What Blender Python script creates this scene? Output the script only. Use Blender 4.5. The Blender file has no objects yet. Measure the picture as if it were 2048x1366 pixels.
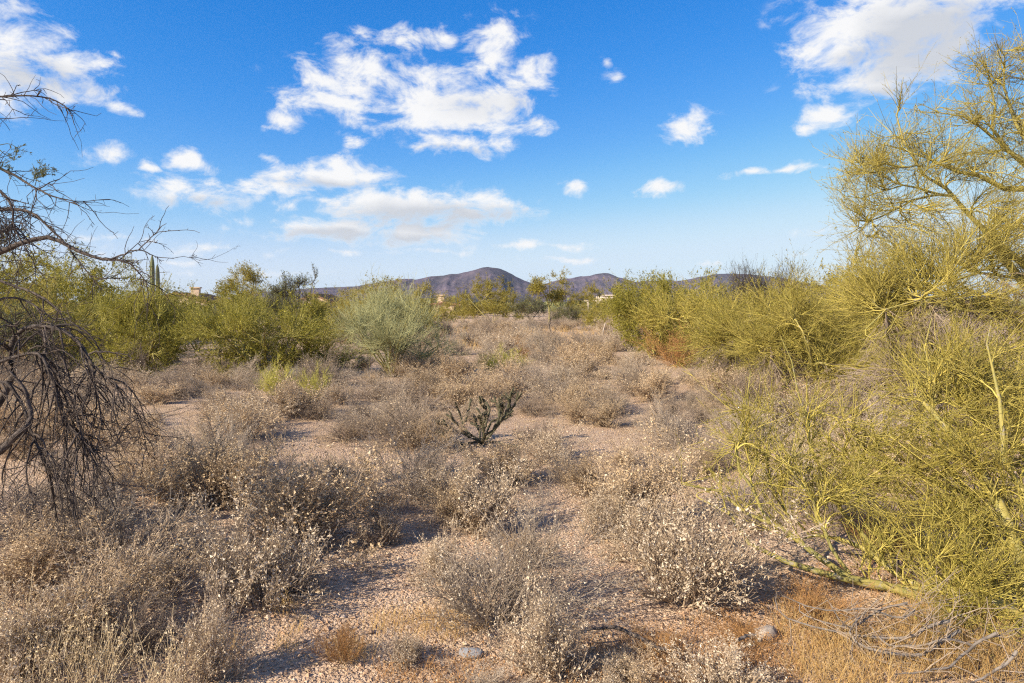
import bpy, math
import numpy as np
from mathutils import Vector, Matrix

sc = bpy.context.scene
COL = sc.collection
R = math.radians

# ------------------------------------------------------------------ camera
CAM_H, FPX, CX, HY = 1.70, 1365.0, 1024.0, 605.0     # eye height, focal length in photo pixels, horizon row
cam = bpy.data.cameras.new('camera')
cam.lens, cam.sensor_width = 24.0, 36.0
cam.shift_y = -(683.0 - HY) / 2048.0
cam.clip_start, cam.clip_end = 0.05, 60000.0
camo = bpy.data.objects.new('camera', cam)
camo.location = (0, 0, CAM_H)
camo.rotation_euler = (R(90), 0, 0)
COL.objects.link(camo)
sc.camera = camo

# ------------------------------------------------------------------ exposure / render
sc.view_settings.view_transform = 'Standard'
sc.view_settings.look = 'None'
sc.view_settings.gamma = 1.0
sc.view_settings.use_curve_mapping = False
sc.view_settings.exposure = 0.95
sc.render.engine = 'CYCLES'
sc.cycles.use_denoising = False
sc.cycles.denoiser = 'OPENIMAGEDENOISE'
sc.cycles.denoising_input_passes = 'RGB_ALBEDO_NORMAL'
sc.cycles.denoising_prefilter = 'ACCURATE'
sc.cycles.use_adaptive_sampling = True
sc.cycles.adaptive_threshold = 0.01
sc.cycles.adaptive_min_samples = 32
sc.cycles.max_bounces = 5
sc.cycles.diffuse_bounces = 3
sc.cycles.volume_bounces = 0
sc.cycles.transparent_max_bounces = 4
sc.cycles.sample_clamp_indirect = 6
sc.cycles.filter_width = 1.2
HAZE = 0.000024

# ------------------------------------------------------------------ sun
SUN_EL = R(31)
SUN_AZ = math.atan2(-0.86, -0.51)          # clockwise from +Y (view direction): behind the camera, to one side
sun_vec = Vector((math.sin(SUN_AZ) * math.cos(SUN_EL), math.cos(SUN_AZ) * math.cos(SUN_EL), math.sin(SUN_EL)))
sl = bpy.data.lights.new('sun', 'SUN')
sl.energy, sl.angle, sl.color = 5.0, R(0.53), (1.0, 0.88, 0.70)
so = bpy.data.objects.new('sun', sl)
so.rotation_euler = sun_vec.to_track_quat('Z', 'Y').to_euler()
so.location = (0, 0, 30)
COL.objects.link(so)

# ------------------------------------------------------------------ sky with broken cumulus
def px_dir(px, py):
    u, v = (px - CX) / FPX, (HY - py) / FPX
    az = math.atan(u)
    return az, math.atan(v * math.cos(az))

CLOUDS = [  # photo px, py, half width, half height, weight
 (60,115,135,60,1),(10,150,110,62,1),(100,188,55,26,.8),(225,190,42,18,.85),(232,212,45,13,.8),(230,108,18,9,.8),
 (225,312,50,24,1),(205,325,40,14,.7),(290,338,18,9,.9),(388,316,36,22,1),(365,328,30,10,.7),(525,312,26,13,.9),
 (395,394,98,27,1.05),(360,374,40,20,.8),(445,408,50,17,.9),
 (735,165,120,58,1),(650,205,100,32,1),(570,240,40,22,1),(845,195,110,60,1),(815,85,52,24,.85),(885,75,22,18,.7),
 (990,105,62,52,1),(1060,140,40,36,.9),(1010,195,62,36,.95),(930,236,120,26,.9),(1085,254,38,18,.9),(620,165,40,14,.7),
 (915,291,78,19,1),(840,296,42,13,.85),(725,66,40,10,.7),(720,285,24,11,.6),
 (655,350,85,26,1.05),(545,374,58,20,1),(745,348,58,27,1),(620,378,90,10,.7),
 (800,414,205,34,1.05),(950,416,95,28,1.05),(660,406,75,18,.95),(580,410,30,12,.8),
 (690,464,165,24,1.05),(820,468,120,22,.95),(570,470,60,12,.8),
 (1050,493,110,9,.85),(880,502,80,8,.75),(700,505,120,7,.55),
 (1205,125,15,15,.8),(1230,152,22,16,.85),(1162,377,30,15,1),(1232,379,20,9,.7),(1318,370,42,16,1),
 (1375,250,46,30,1),(1365,272,40,16,.8),(1650,236,56,24,1),(1600,262,34,13,.95),
 (1500,346,46,9,.95),(1575,340,48,10,.9),(1638,337,20,7,.7),
 (1760,40,150,62,1.1),(1690,95,95,45,1),(1740,155,120,40,1),(1850,40,110,70,1),(1620,108,34,16,.85),(1960,35,70,36,.62),(1870,120,80,40,.75),
 (250,481,110,7,.6),(430,500,150,11,.62),(330,520,160,8,.5),(1650,466,55,10,.5),(1640,512,90,8,.55),(1430,522,70,7,.5),
 (1120,520,90,6,.55),(480,545,120,7,.5)]
GREYS = [(900,440,190,26,1),(720,480,180,18,1),(390,412,90,16,.8),(660,368,110,12,.7),(915,303,80,10,.7),(1860,85,120,70,1.0),(1740,110,80,16,.8),(90,160,120,34,.75),(950,215,100,40,.45),
         (430,412,75,15,.7),(1040,215,60,40,.5),(1800,185,110,22,.7)]

world = bpy.data.worlds.new('World')
sc.world = world
world.use_nodes = True
world.cycles.sampling_method = 'MANUAL'
world.cycles.sample_map_resolution = 512
nt = world.node_tree
nt.nodes.clear()
def N(tree, kind, **kw):
    n = tree.nodes.new(kind)
    for k, v in kw.items():
        setattr(n, k, v)
    return n
L = nt.links.new
def M(op, a, b=None, clamp=False, tree=None):
    t = tree or nt
    n = N(t, 'ShaderNodeMath', operation=op, use_clamp=clamp)
    for i, x in enumerate((a, b)):
        if x is None: continue
        if isinstance(x, (int, float)): n.inputs[i].default_value = x
        else: t.links.new(x, n.inputs[i])
    return n.outputs[0]
def ramp(tree, fac, stops, interp='LINEAR'):
    n = N(tree, 'ShaderNodeValToRGB')
    cr = n.color_ramp
    cr.interpolation = interp
    while len(cr.elements) < len(stops): cr.elements.new(0.5)
    for e, (p, c) in zip(cr.elements, stops):
        e.position = p
        e.color = c if len(c) == 4 else (*c, 1)
    tree.links.new(fac, n.inputs[0])
    return n.outputs[0]
def maprange(tree, x, a, b, c=0.0, d=1.0, smooth=True):
    n = N(tree, 'ShaderNodeMapRange', interpolation_type='SMOOTHSTEP' if smooth else 'LINEAR')
    tree.links.new(x, n.inputs[0])
    for i, v in zip((1, 2, 3, 4), (a, b, c, d)): n.inputs[i].default_value = v
    return n.outputs[0]
def mixc(tree, fac, a, b, blend='MIX'):
    n = N(tree, 'ShaderNodeMix', data_type='RGBA', blend_type=blend)
    for i, x in ((0, fac), (6, a), (7, b)):
        if isinstance(x, (int, float)): n.inputs[i].default_value = x
        elif isinstance(x, tuple): n.inputs[i].default_value = (*x, 1) if len(x) == 3 else x
        else: tree.links.new(x, n.inputs[i])
    return n.outputs[2]

sky = N(nt, 'ShaderNodeTexSky', sky_type='NISHITA', sun_disc=False)
sky.sun_elevation, sky.sun_rotation = SUN_EL, SUN_AZ
sky.altitude, sky.air_density, sky.dust_density, sky.ozone_density = 700, 1.0, 0.3, 4.0
geo = N(nt, 'ShaderNodeTexCoord')
sep = N(nt, 'ShaderNodeSeparateXYZ'); L(geo.outputs['Generated'], sep.inputs[0])
az = M('ARCTAN2', sep.outputs[0], sep.outputs[1])
el = M('ARCSINE', sep.outputs[2])
comb = N(nt, 'ShaderNodeCombineXYZ'); L(az, comb.inputs[0]); L(el, comb.inputs[1])
# edge wobble so that the puffs are not ellipses
stretch = N(nt, 'ShaderNodeMapping'); stretch.inputs['Scale'].default_value = (1, 1, 1.7); L(geo.outputs['Generated'], stretch.inputs[0])
n0 = N(nt, 'ShaderNodeTexNoise'); n0.inputs['Scale'].default_value = 14; n0.inputs['Detail'].default_value = 4; L(stretch.outputs[0], n0.inputs[0])
wob = N(nt, 'ShaderNodeVectorMath', operation='SUBTRACT'); L(n0.outputs['Color'], wob.inputs[0]); wob.inputs[1].default_value = (.5, .5, .5)
wob2 = N(nt, 'ShaderNodeVectorMath', operation='MULTIPLY'); L(wob.outputs[0], wob2.inputs[0]); wob2.inputs[1].default_value = (.052, .030, 0)
co = N(nt, 'ShaderNodeVectorMath', operation='ADD'); L(comb.outputs[0], co.inputs[0]); L(wob2.outputs[0], co.inputs[1])
def blobs(rows, grow):
    acc = None
    for px, py, rx, ry, w in rows:
        a, e = px_dir(px, py)
        mp = N(nt, 'ShaderNodeMapping', vector_type='TEXTURE')
        mp.inputs['Location'].default_value = (a, e, 0)
        mp.inputs['Scale'].default_value = (rx * grow / FPX * math.cos(a) ** 2, ry * grow / FPX * math.cos(a), 1)
        L(co.outputs[0], mp.inputs[0])
        g = N(nt, 'ShaderNodeTexGradient', gradient_type='SPHERICAL'); L(mp.outputs[0], g.inputs[0])
        v = g.outputs[1] if w == 1 else M('MULTIPLY', g.outputs[1], w)
        acc = v if acc is None else M('MAXIMUM', acc, v)
    return acc
D = M('MINIMUM', blobs(CLOUDS, 2.1), 1.0)
# broken cloud carries on over the unseen sky, thickened to whiten the shadow fill
n1 = N(nt, 'ShaderNodeTexNoise'); n1.inputs['Scale'].default_value = 3.2; n1.inputs['Detail'].default_value = 3; L(stretch.outputs[0], n1.inputs[0])
rest = maprange(nt, n1.outputs['Fac'], .46, .66)
inwin = M('MULTIPLY', maprange(nt, M('ABSOLUTE', az), .66, .80, 1, 0), maprange(nt, el, .46, .58, 1, 0))
rest = M('MULTIPLY', rest, M('SUBTRACT', 1, inwin))
rest = M('MULTIPLY', rest, maprange(nt, el, .0, .08))
D = M('ADD', D, rest)
n2 = N(nt, 'ShaderNodeTexNoise'); n2.inputs['Scale'].default_value = 15; n2.inputs['Detail'].default_value = 8; n2.inputs['Roughness'].default_value = .64; n2.inputs['Distortion'].default_value = .35
L(stretch.outputs[0], n2.inputs[0])
fb = M('SUBTRACT', n2.outputs['Fac'], .5)
val = M('ADD', D, M('MULTIPLY', fb, 2.5))
alpha = maprange(nt, val, .33, .98)
alpha = M('MULTIPLY', alpha, maprange(nt, D, .03, .30))
grey = maprange(nt, blobs(GREYS, 1.9), .05, .75)
grey = M('ADD', M('MULTIPLY', grey, 1.15), M('MULTIPLY', M('ADD', fb, .03), -.8), clamp=True)
thick = maprange(nt, val, .40, .90)
grey = M('MULTIPLY', grey, thick, clamp=True)
# the camera's rendering of the clear sky: deep blue overhead, pale at the horizon
pre = N(nt, 'ShaderNodeVectorMath', operation='SCALE'); pre.inputs['Scale'].default_value = 1 / 8; L(sky.outputs[0], pre.inputs[0])
skyc = N(nt, 'ShaderNodeRGBCurve'); L(pre.outputs[0], skyc.inputs['Color'])
for ch, pts in enumerate(([(0, 0), (.1125, .013), (.2, .064), (.2925, .160), (.461, .335), (.70, .39), (1, .42)],
                          [(0, 0), (.211, .122), (.354, .214), (.495, .325), (.686, .43), (.82, .455), (1, .48)],
                          [(0, 0), (.405, .385), (.615, .488), (.75, .513), (.83, .518), (1, .525)])):
    c = skyc.mapping.curves[ch]
    while len(c.points) < len(pts): c.points.new(.5, .5)
    for q, (x, y) in zip(c.points, pts): q.location = (x, y)
skyc.mapping.update()
post = N(nt, 'ShaderNodeVectorMath', operation='SCALE'); post.inputs['Scale'].default_value = 8; L(skyc.outputs[0], post.inputs[0])
ccol = mixc(nt, grey, (4.3, 4.27, 4.24), (2.85, 2.95, 3.15))
final = mixc(nt, M('MULTIPLY', alpha, .97), post.outputs[0], ccol)
bg = N(nt, 'ShaderNodeBackground'); bg.inputs['Strength'].default_value = 0.119
out = N(nt, 'ShaderNodeOutputWorld')
L(final, bg.inputs[0]); L(bg.outputs[0], out.inputs[0])

# ------------------------------------------------------------------ helpers
def at(px, py, Y):
    """a point Y metres away seen at that place of the photograph"""
    return np.array([(px - CX) / FPX * Y, Y, CAM_H - (py - HY) / FPX * Y])
def on_ground(px, py, h=0.0):
    """a point h above level ground"""
    Y = (CAM_H - h) * FPX / (py - HY)
    return np.array([(px - CX) / FPX * Y, Y, h])

def _hash(ix, iy, seed):
    h = (ix.astype(np.int64) * 374761393 + iy.astype(np.int64) * 668265263 + seed * 1442695041) & 0xffffffff
    h = ((h ^ (h >> 13)) * 1274126177) & 0xffffffff
    return ((h ^ (h >> 16)) & 0xffff) / 65535.0
def vnoise(x, y, seed=0):
    x, y = np.asarray(x, float), np.asarray(y, float)
    ix, iy = np.floor(x), np.floor(y)
    fx, fy = x - ix, y - iy
    fx, fy = fx * fx * (3 - 2 * fx), fy * fy * (3 - 2 * fy)
    a, b = _hash(ix, iy, seed), _hash(ix + 1, iy, seed)
    c, d = _hash(ix, iy + 1, seed), _hash(ix + 1, iy + 1, seed)
    return (a + (b - a) * fx) * (1 - fy) + (c + (d - c) * fx) * fy - .5
def sstep(a, b, x):
    t = np.clip((np.asarray(x, float) - a) / (b - a), 0, 1)
    return t * t * (3 - 2 * t)
def terrain(x, y):
    x, y = np.asarray(x, float), np.asarray(y, float)
    d = np.hypot(x, y)
    h = .035 * vnoise(x * .9, y * .9, 1) + .12 * vnoise(x / 4.3, y / 4.3, 2)
    h = h + .35 * vnoise(x / 26, y / 26, 3) * sstep(14, 60, d) - .15 * sstep(30, 70, d)
    h = h * (1 - sstep(200, 900, d))
    return h
def tz(x, y): return float(terrain(x, y))

def build(name, V, quads=None, tris=None, mat=None, smooth=True):
    me = bpy.data.meshes.new(name)
    V = np.asarray(V, np.float32).reshape(-1, 3)
    q = np.zeros((0, 4), np.int32) if quads is None else np.asarray(quads, np.int32).reshape(-1, 4)
    t = np.zeros((0, 3), np.int32) if tris is None else np.asarray(tris, np.int32).reshape(-1, 3)
    me.vertices.add(len(V)); me.vertices.foreach_set('co', V.ravel())
    nl = q.size + t.size
    me.loops.add(nl); me.loops.foreach_set('vertex_index', np.concatenate([q.ravel(), t.ravel()]))
    npoly = len(q) + len(t)
    me.polygons.add(npoly)
    starts = np.concatenate([np.arange(len(q)) * 4, q.size + np.arange(len(t)) * 3]).astype(np.int32)
    me.polygons.foreach_set('loop_start', starts)
    me.polygons.foreach_set('use_smooth', np.full(npoly, smooth))
    me.update(calc_edges=True)
    if mat: me.materials.append(mat)
    return me
class Geo:
    """collects vertices and faces for one mesh"""
    def __init__(s): s.V, s.Q, s.T, s.n = [], [], [], 0
    def add(s, V, Q=None, T=None):
        V = np.asarray(V, float).reshape(-1, 3)
        if Q is not None and len(Q): s.Q.append(np.asarray(Q).reshape(-1, 4) + s.n)
        if T is not None and len(T): s.T.append(np.asarray(T).reshape(-1, 3) + s.n)
        s.V.append(V); s.n += len(V)
        return s
    def box(s, c, d, rz=0.0):
        c, d = np.array(c, float), np.array(d, float) / 2
        v = np.array([[x, y, z] for z in (-1, 1) for y in (-1, 1) for x in (-1, 1)]) * d
        ca, sa = math.cos(rz), math.sin(rz)
        v = v @ np.array([[ca, sa, 0], [-sa, ca, 0], [0, 0, 1]]) + c
        return s.add(v, [[0, 2, 3, 1], [4, 5, 7, 6], [0, 1, 5, 4], [2, 6, 7, 3], [0, 4, 6, 2], [1, 3, 7, 5]])
    def mesh(s, name, mat, smooth=True):
        return build(name, np.concatenate(s.V), np.concatenate(s.Q) if s.Q else None, np.concatenate(s.T) if s.T else None, mat, smooth)

def tubes(P, Rr, k=3):
    """tapering tubes along polylines: P (N,S,3), Rr (N,S) -> vertices, quads"""
    P = np.asarray(P, float); Nn, S, _ = P.shape
    T = np.gradient(P, axis=1)
    T /= np.linalg.norm(T, axis=2, keepdims=True) + 1e-9
    ref = np.zeros((Nn, 1, 3)); m = np.argmin(np.abs(T.mean(1)), axis=1); ref[np.arange(Nn), 0, m] = 1
    A = np.cross(T, ref); A /= np.linalg.norm(A, axis=2, keepdims=True) + 1e-9
    B = np.cross(T, A)
    an = np.arange(k) * 2 * np.pi / k
    V = P[:, :, None, :] + Rr[:, :, None, None] * (np.cos(an)[None, None, :, None] * A[:, :, None, :] + np.sin(an)[None, None, :, None] * B[:, :, None, :])
    i = np.arange(Nn)[:, None, None] * S * k; j = np.arange(S - 1)[None, :, None] * k; a = np.arange(k)[None, None, :]; b = (a + 1) % k
    Q = np.stack([i + j + a, i + j + b, i + j + k + b, i + j + k + a], -1)
    return V.reshape(-1, 3), Q.reshape(-1, 4)

def unit(v): return v / (np.linalg.norm(v, axis=-1, keepdims=True) + 1e-9)
def resample(pts, n):
    """smooth polyline through control points (x,y,z,r), n points"""
    pts = np.asarray(pts, float)
    if len(pts) > 2:
        p = np.vstack([2 * pts[0] - pts[1], pts, 2 * pts[-1] - pts[-2]])
        out = []
        for i in range(len(pts) - 1):
            t = np.linspace(0, 1, 12, endpoint=False)[:, None]
            a, b, c, d = p[i], p[i + 1], p[i + 2], p[i + 3]
            out.append(.5 * (2 * b + (c - a) * t + (2 * a - 5 * b + 4 * c - d) * t ** 2 + (3 * b - a - 3 * c + d) * t ** 3))
        pts = np.vstack(out + [pts[-1:]])
    s = np.concatenate([[0], np.cumsum(np.linalg.norm(np.diff(pts[:, :3], axis=0), axis=1))])
    u = np.linspace(0, s[-1], n)
    return np.stack([np.interp(u, s, pts[:, i]) for i in range(pts.shape[1])], 1)
def sample_on(rng, P, Rr, n, t0, t1, weight=None):
    """n random places on polylines: points, tangents, radii, parent index, t"""
    ln = np.linalg.norm(np.diff(P, axis=1), axis=2).sum(1)
    w = ln if weight is None else weight
    idx = rng.choice(len(P), n, p=w / w.sum())
    t = rng.uniform(t0, t1, n)
    S = P.shape[1]; f = t * (S - 1); i = np.minimum(f.astype(int), S - 2); g = (f - i)[:, None]
    a, b = P[idx, i], P[idx, i + 1]
    return a + (b - a) * g, unit(b - a), Rr[idx, i] * (1 - g[:, 0]) + Rr[idx, i + 1] * g[:, 0], idx, t, ln[idx]
def spawn(rng, P, Rr, n, t0=.2, t1=1., ang=(40, 12), length=(.3, .1), nseg=3, rad=.003, tip=.4, up=0., wig=.1, rel=0., outward=None):
    """side shoots off polylines"""
    p, d, r0, idx, t, ln = sample_on(rng, P, Rr, n, t0, t1)
    q = unit(np.cross(d, rng.normal(size=(n, 3))))
    a = np.radians(rng.normal(ang[0], ang[1], n))[:, None]
    v = d * np.cos(a) + q * np.sin(a)
    Lg = np.abs(rng.normal(length[0], length[1], n)) + .15 * length[0]
    if rel: Lg = Lg * (1 - rel * t)
    out = [p]
    step = (Lg / nseg)[:, None]
    for s in range(nseg):
        v = v + rng.normal(size=(n, 3)) * wig
        v[:, 2] += up / nseg
        if outward is not None: v += outward * unit(p - outward_c) / nseg
        v = unit(v)
        p = p + v * step
        out.append(p)
    P2 = np.stack(out, 1)
    rr = np.minimum(rad * rng.uniform(.75, 1.25, n), r0 * 1.0 + .0004)
    R2 = rr[:, None] * np.linspace(1, tip, nseg + 1)[None, :]
    return P2, R2
def leaf_faces(rng, P, Rr, n, size=(.02, .006), wide=.4, t0=.3, t1=1., fold=.35, droop=0., spread=1.0):
    """small folded leaves (two triangles each) on polylines"""
    p, d, r0, idx, t, ln = sample_on(rng, P, Rr, n, t0, t1)
    v = unit(d * .6 + rng.normal(size=(n, 3)) * spread + np.array([0, 0, -droop]))
    s = unit(np.cross(v, rng.normal(size=(n, 3)))); u = np.cross(v, s)
    Lg = np.clip(np.abs(rng.normal(size[0], size[1], n)), size[0] * .35, None)[:, None]; W = Lg * wide * rng.uniform(.6, 1.3, (n, 1))
    mid = p + v * Lg * .5
    tip = p + v * Lg + u * Lg * rng.normal(0, .25, (n, 1))
    V = np.stack([p, mid + s * W * .5 + u * W * fold, tip, mid - s * W * .5 + u * W * fold], 1)
    k = np.arange(n)[:, None] * 4
    return V.reshape(-1, 3), np.concatenate([k + np.array([0, 1, 2]), k + np.array([0, 2, 3])])

def obj(name, me, parent=None, kind=None):
    o = bpy.data.objects.new(name, me)
    COL.objects.link(o)
    if parent is not None: o.parent = parent
    if kind: o['kind'] = kind
    return o
def thing(name, label, cat, loc=(0, 0, 0), rz=0., group=None, scale=None):
    o = bpy.data.objects.new(name, None)
    COL.objects.link(o)
    o.empty_display_size = .1
    o.location = loc; o.rotation_euler = (0, 0, rz)
    if scale is not None: o.scale = scale
    o['label'] = label; o['category'] = cat
    if group: o['group'] = group
    return o
def copy_tree(root, loc, rz=0., scale=(1, 1, 1), label=None, group=None):
    r = root.copy(); COL.objects.link(r)
    r.location = loc; r.rotation_euler = (0, 0, rz); r.scale = scale
    if label: r['label'] = label
    if group: r['group'] = group
    for ch in root.children:
        c = ch.copy(); COL.objects.link(c); c.parent = r
        for g in ch.children:
            d = g.copy(); COL.objects.link(d); d.parent = c
    return r

# ------------------------------------------------------------------ materials
def material(name, cols, rough=.8, spec=.25, island=True, obj_var=.12, noise=None, translucent=0., bump=None, scar=None):
    """cols: list of colours picked per piece (mesh island); noise: (scale, colour, amount)"""
    m = bpy.data.materials.new(name); m.use_nodes = True
    t = m.node_tree; b = t.nodes['Principled BSDF']; o = t.nodes['Material Output']
    b.inputs['Roughness'].default_value = rough; b.inputs['Specular IOR Level'].default_value = spec
    if island and len(cols) > 1:
        g = N(t, 'ShaderNodeNewGeometry')
        c = ramp(t, g.outputs['Random Per Island'], [(i / (len(cols) - 1), x) for i, x in enumerate(cols)])
    else:
        n = N(t, 'ShaderNodeRGB'); n.outputs[0].default_value = (*cols[0], 1); c = n.outputs[0]
    if noise:
        tc = N(t, 'ShaderNodeTexCoord')
        x = N(t, 'ShaderNodeTexNoise'); x.inputs['Scale'].default_value = noise[0]; x.inputs['Detail'].default_value = 5
        t.links.new(tc.outputs['Object'], x.inputs[0])
        c = mixc(t, M('MULTIPLY', maprange(t, x.outputs['Fac'], .4, .65), noise[2], tree=t), c, noise[1])
    if scar:
        tc = N(t, 'ShaderNodeTexCoord')
        x = N(t, 'ShaderNodeTexNoise'); x.inputs['Scale'].default_value = scar[0]; x.inputs['Detail'].default_value = 7; x.inputs['Roughness'].default_value = .7
        t.links.new(tc.outputs['Object'], x.inputs[0])
        c = mixc(t, maprange(t, x.outputs['Fac'], .55, .62), c, scar[1])
    if obj_var:
        oi = N(t, 'ShaderNodeObjectInfo')
        h = N(t, 'ShaderNodeHueSaturation')
        t.links.new(M('ADD', 1 - obj_var, M('MULTIPLY', oi.outputs['Random'], 2 * obj_var, tree=t), tree=t), h.inputs['Value'])
        t.links.new(c, h.inputs['Color']); c = h.outputs[0]
    t.links.new(c, b.inputs['Base Color'])
    if bump:
        tc = N(t, 'ShaderNodeTexCoord')
        x = N(t, 'ShaderNodeTexNoise'); x.inputs['Scale'].default_value = bump[0]; x.inputs['Detail'].default_value = 6
        t.links.new(tc.outputs['Object'], x.inputs[0])
        bp = N(t, 'ShaderNodeBump'); bp.inputs['Strength'].default_value = bump[1]; bp.inputs['Distance'].default_value = bump[2]
        t.links.new(x.outputs['Fac'], bp.inputs['Height']); t.links.new(bp.outputs[0], b.inputs['Normal'])
    if translucent:
        tr = N(t, 'ShaderNodeBsdfTranslucent'); t.links.new(c, tr.inputs[0])
        ms = N(t, 'ShaderNodeMixShader'); ms.inputs[0].default_value = translucent
        t.links.new(b.outputs[0], ms.inputs[1]); t.links.new(tr.outputs[0], ms.inputs[2]); t.links.new(ms.outputs[0], o.inputs[0])
    return m
MT = {}
MT['pv_bark'] = material('paloverde_bark', [(.31, .255, .07)], .65, .3, noise=(11, (.20, .19, .06), .75), bump=(70, .6, .006), scar=(23, (.27, .235, .17)))
MT['pv_branch'] = material('paloverde_branch', [(.28, .235, .055), (.50, .40, .095), (.38, .315, .065), (.20, .165, .05)], .6, .3)
MT['pvg_branch'] = material('green_paloverde_branch', [(.24, .22, .045), (.38, .33, .07), (.20, .17, .06)], .6, .3)
MT['pale_straw'] = material('pale_straw', [(.46, .35, .20), (.62, .51, .34), (.38, .27, .14)], .7, .25, translucent=.15)
MT['pv_twig'] = material('paloverde_twig', [(.13, .115, .03), (.40, .335, .065), (.25, .215, .04), (.46, .37, .085), (.19, .145, .06), (.32, .27, .045)], .6, .3)
MT['pv_leaf'] = material('paloverde_leaflet', [(.20, .185, .03), (.37, .315, .048), (.33, .245, .05), (.18, .175, .035)], .6, .3, translucent=.3)
MT['pvg_twig'] = material('green_paloverde_twig', [(.12, .115, .028), (.31, .275, .045), (.22, .205, .04)], .6, .3)
MT['pvg_leaf'] = material('green_paloverde_leaflet', [(.17, .165, .024), (.33, .285, .036), (.25, .22, .032)], .6, .3, translucent=.3)
MT['pvb_twig'] = material('blue_paloverde_twig', [(.20, .215, .11), (.33, .335, .17), (.40, .37, .16), (.26, .275, .15)], .6, .3)
MT['dead_twig'] = material('dead_twig', [(.20, .15, .11), (.35, .275, .21), (.26, .20, .15)], .85, .15)
MT['dead_wood'] = material('grey_dead_wood', [(.20, .172, .15)], .85, .15, noise=(22, (.10, .082, .07), .8), bump=(90, .5, .004))
MT['mesquite_bark'] = material('mesquite_bark', [(.055, .043, .037)], .85, .2, noise=(35, (.12, .097, .085), .8), bump=(110, .8, .006))
MT['mesquite_twig'] = material('mesquite_twig', [(.045, .033, .028), (.10, .078, .067), (.065, .05, .042)], .8, .2)
MT['mesquite_leaf'] = material('mesquite_leaf', [(.13, .145, .055), (.22, .22, .09), (.18, .175, .07)], .6, .3, translucent=.3)
MT['shrub_twig'] = material('shrub_twig', [(.25, .175, .115), (.44, .34, .24), (.34, .25, .17)], .85, .15, obj_var=.2)
MT['pale_leaf'] = material('dry_pale_leaf', [(.38, .285, .18), (.60, .495, .37), (.49, .385, .26), (.70, .605, .475), (.29, .195, .11)], .8, .2, obj_var=.12, translucent=.15)
MT['tan_leaf'] = material('dry_tan_leaf', [(.40, .28, .15), (.63, .48, .30), (.53, .385, .22), (.70, .57, .40), (.31, .20, .105)], .8, .2, obj_var=.18, translucent=.15)
MT['grey_twig'] = material('grey_twig', [(.26, .20, .15), (.44, .36, .28), (.34, .27, .205)], .85, .15, obj_var=.2)
MT['rust_twig'] = material('rust_twig', [(.30, .155, .06), (.42, .235, .10), (.26, .15, .075)], .85, .15)
MT['rust_leaf'] = material('rust_bract', [(.40, .19, .055), (.52, .29, .10), (.36, .22, .09)], .8, .15, translucent=.2)
MT['straw'] = material('straw', [(.50, .335, .13), (.62, .44, .20), (.45, .26, .085), (.55, .35, .13)], .7, .25, translucent=.2)
MT['yellow_twig'] = material('yellow_twig', [(.40, .37, .07), (.52, .46, .12), (.34, .33, .07)], .7, .25)
MT['cholla_skin'] = material('cholla_skin', [(.075, .075, .04)], .7, .25, noise=(40, (.05, .04, .025), .85))
MT['cholla_spine'] = material('cholla_spine', [(.26, .20, .12), (.40, .31, .20), (.18, .12, .07)], .6, .3)
MT['saguaro_skin'] = material('saguaro_skin', [(.155, .17, .085)], .7, .25, noise=(3, (.20, .17, .10), .6))
MT['stone'] = material('pale_stone', [(.40, .34, .28)], .9, .15, noise=(12, (.30, .23, .18), .8), bump=(30, .6, .01))
MT['grey_stone'] = material('grey_stone', [(.19, .195, .21)], .85, .2, noise=(14, (.26, .26, .265), .7), bump=(30, .5, .01))

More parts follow.
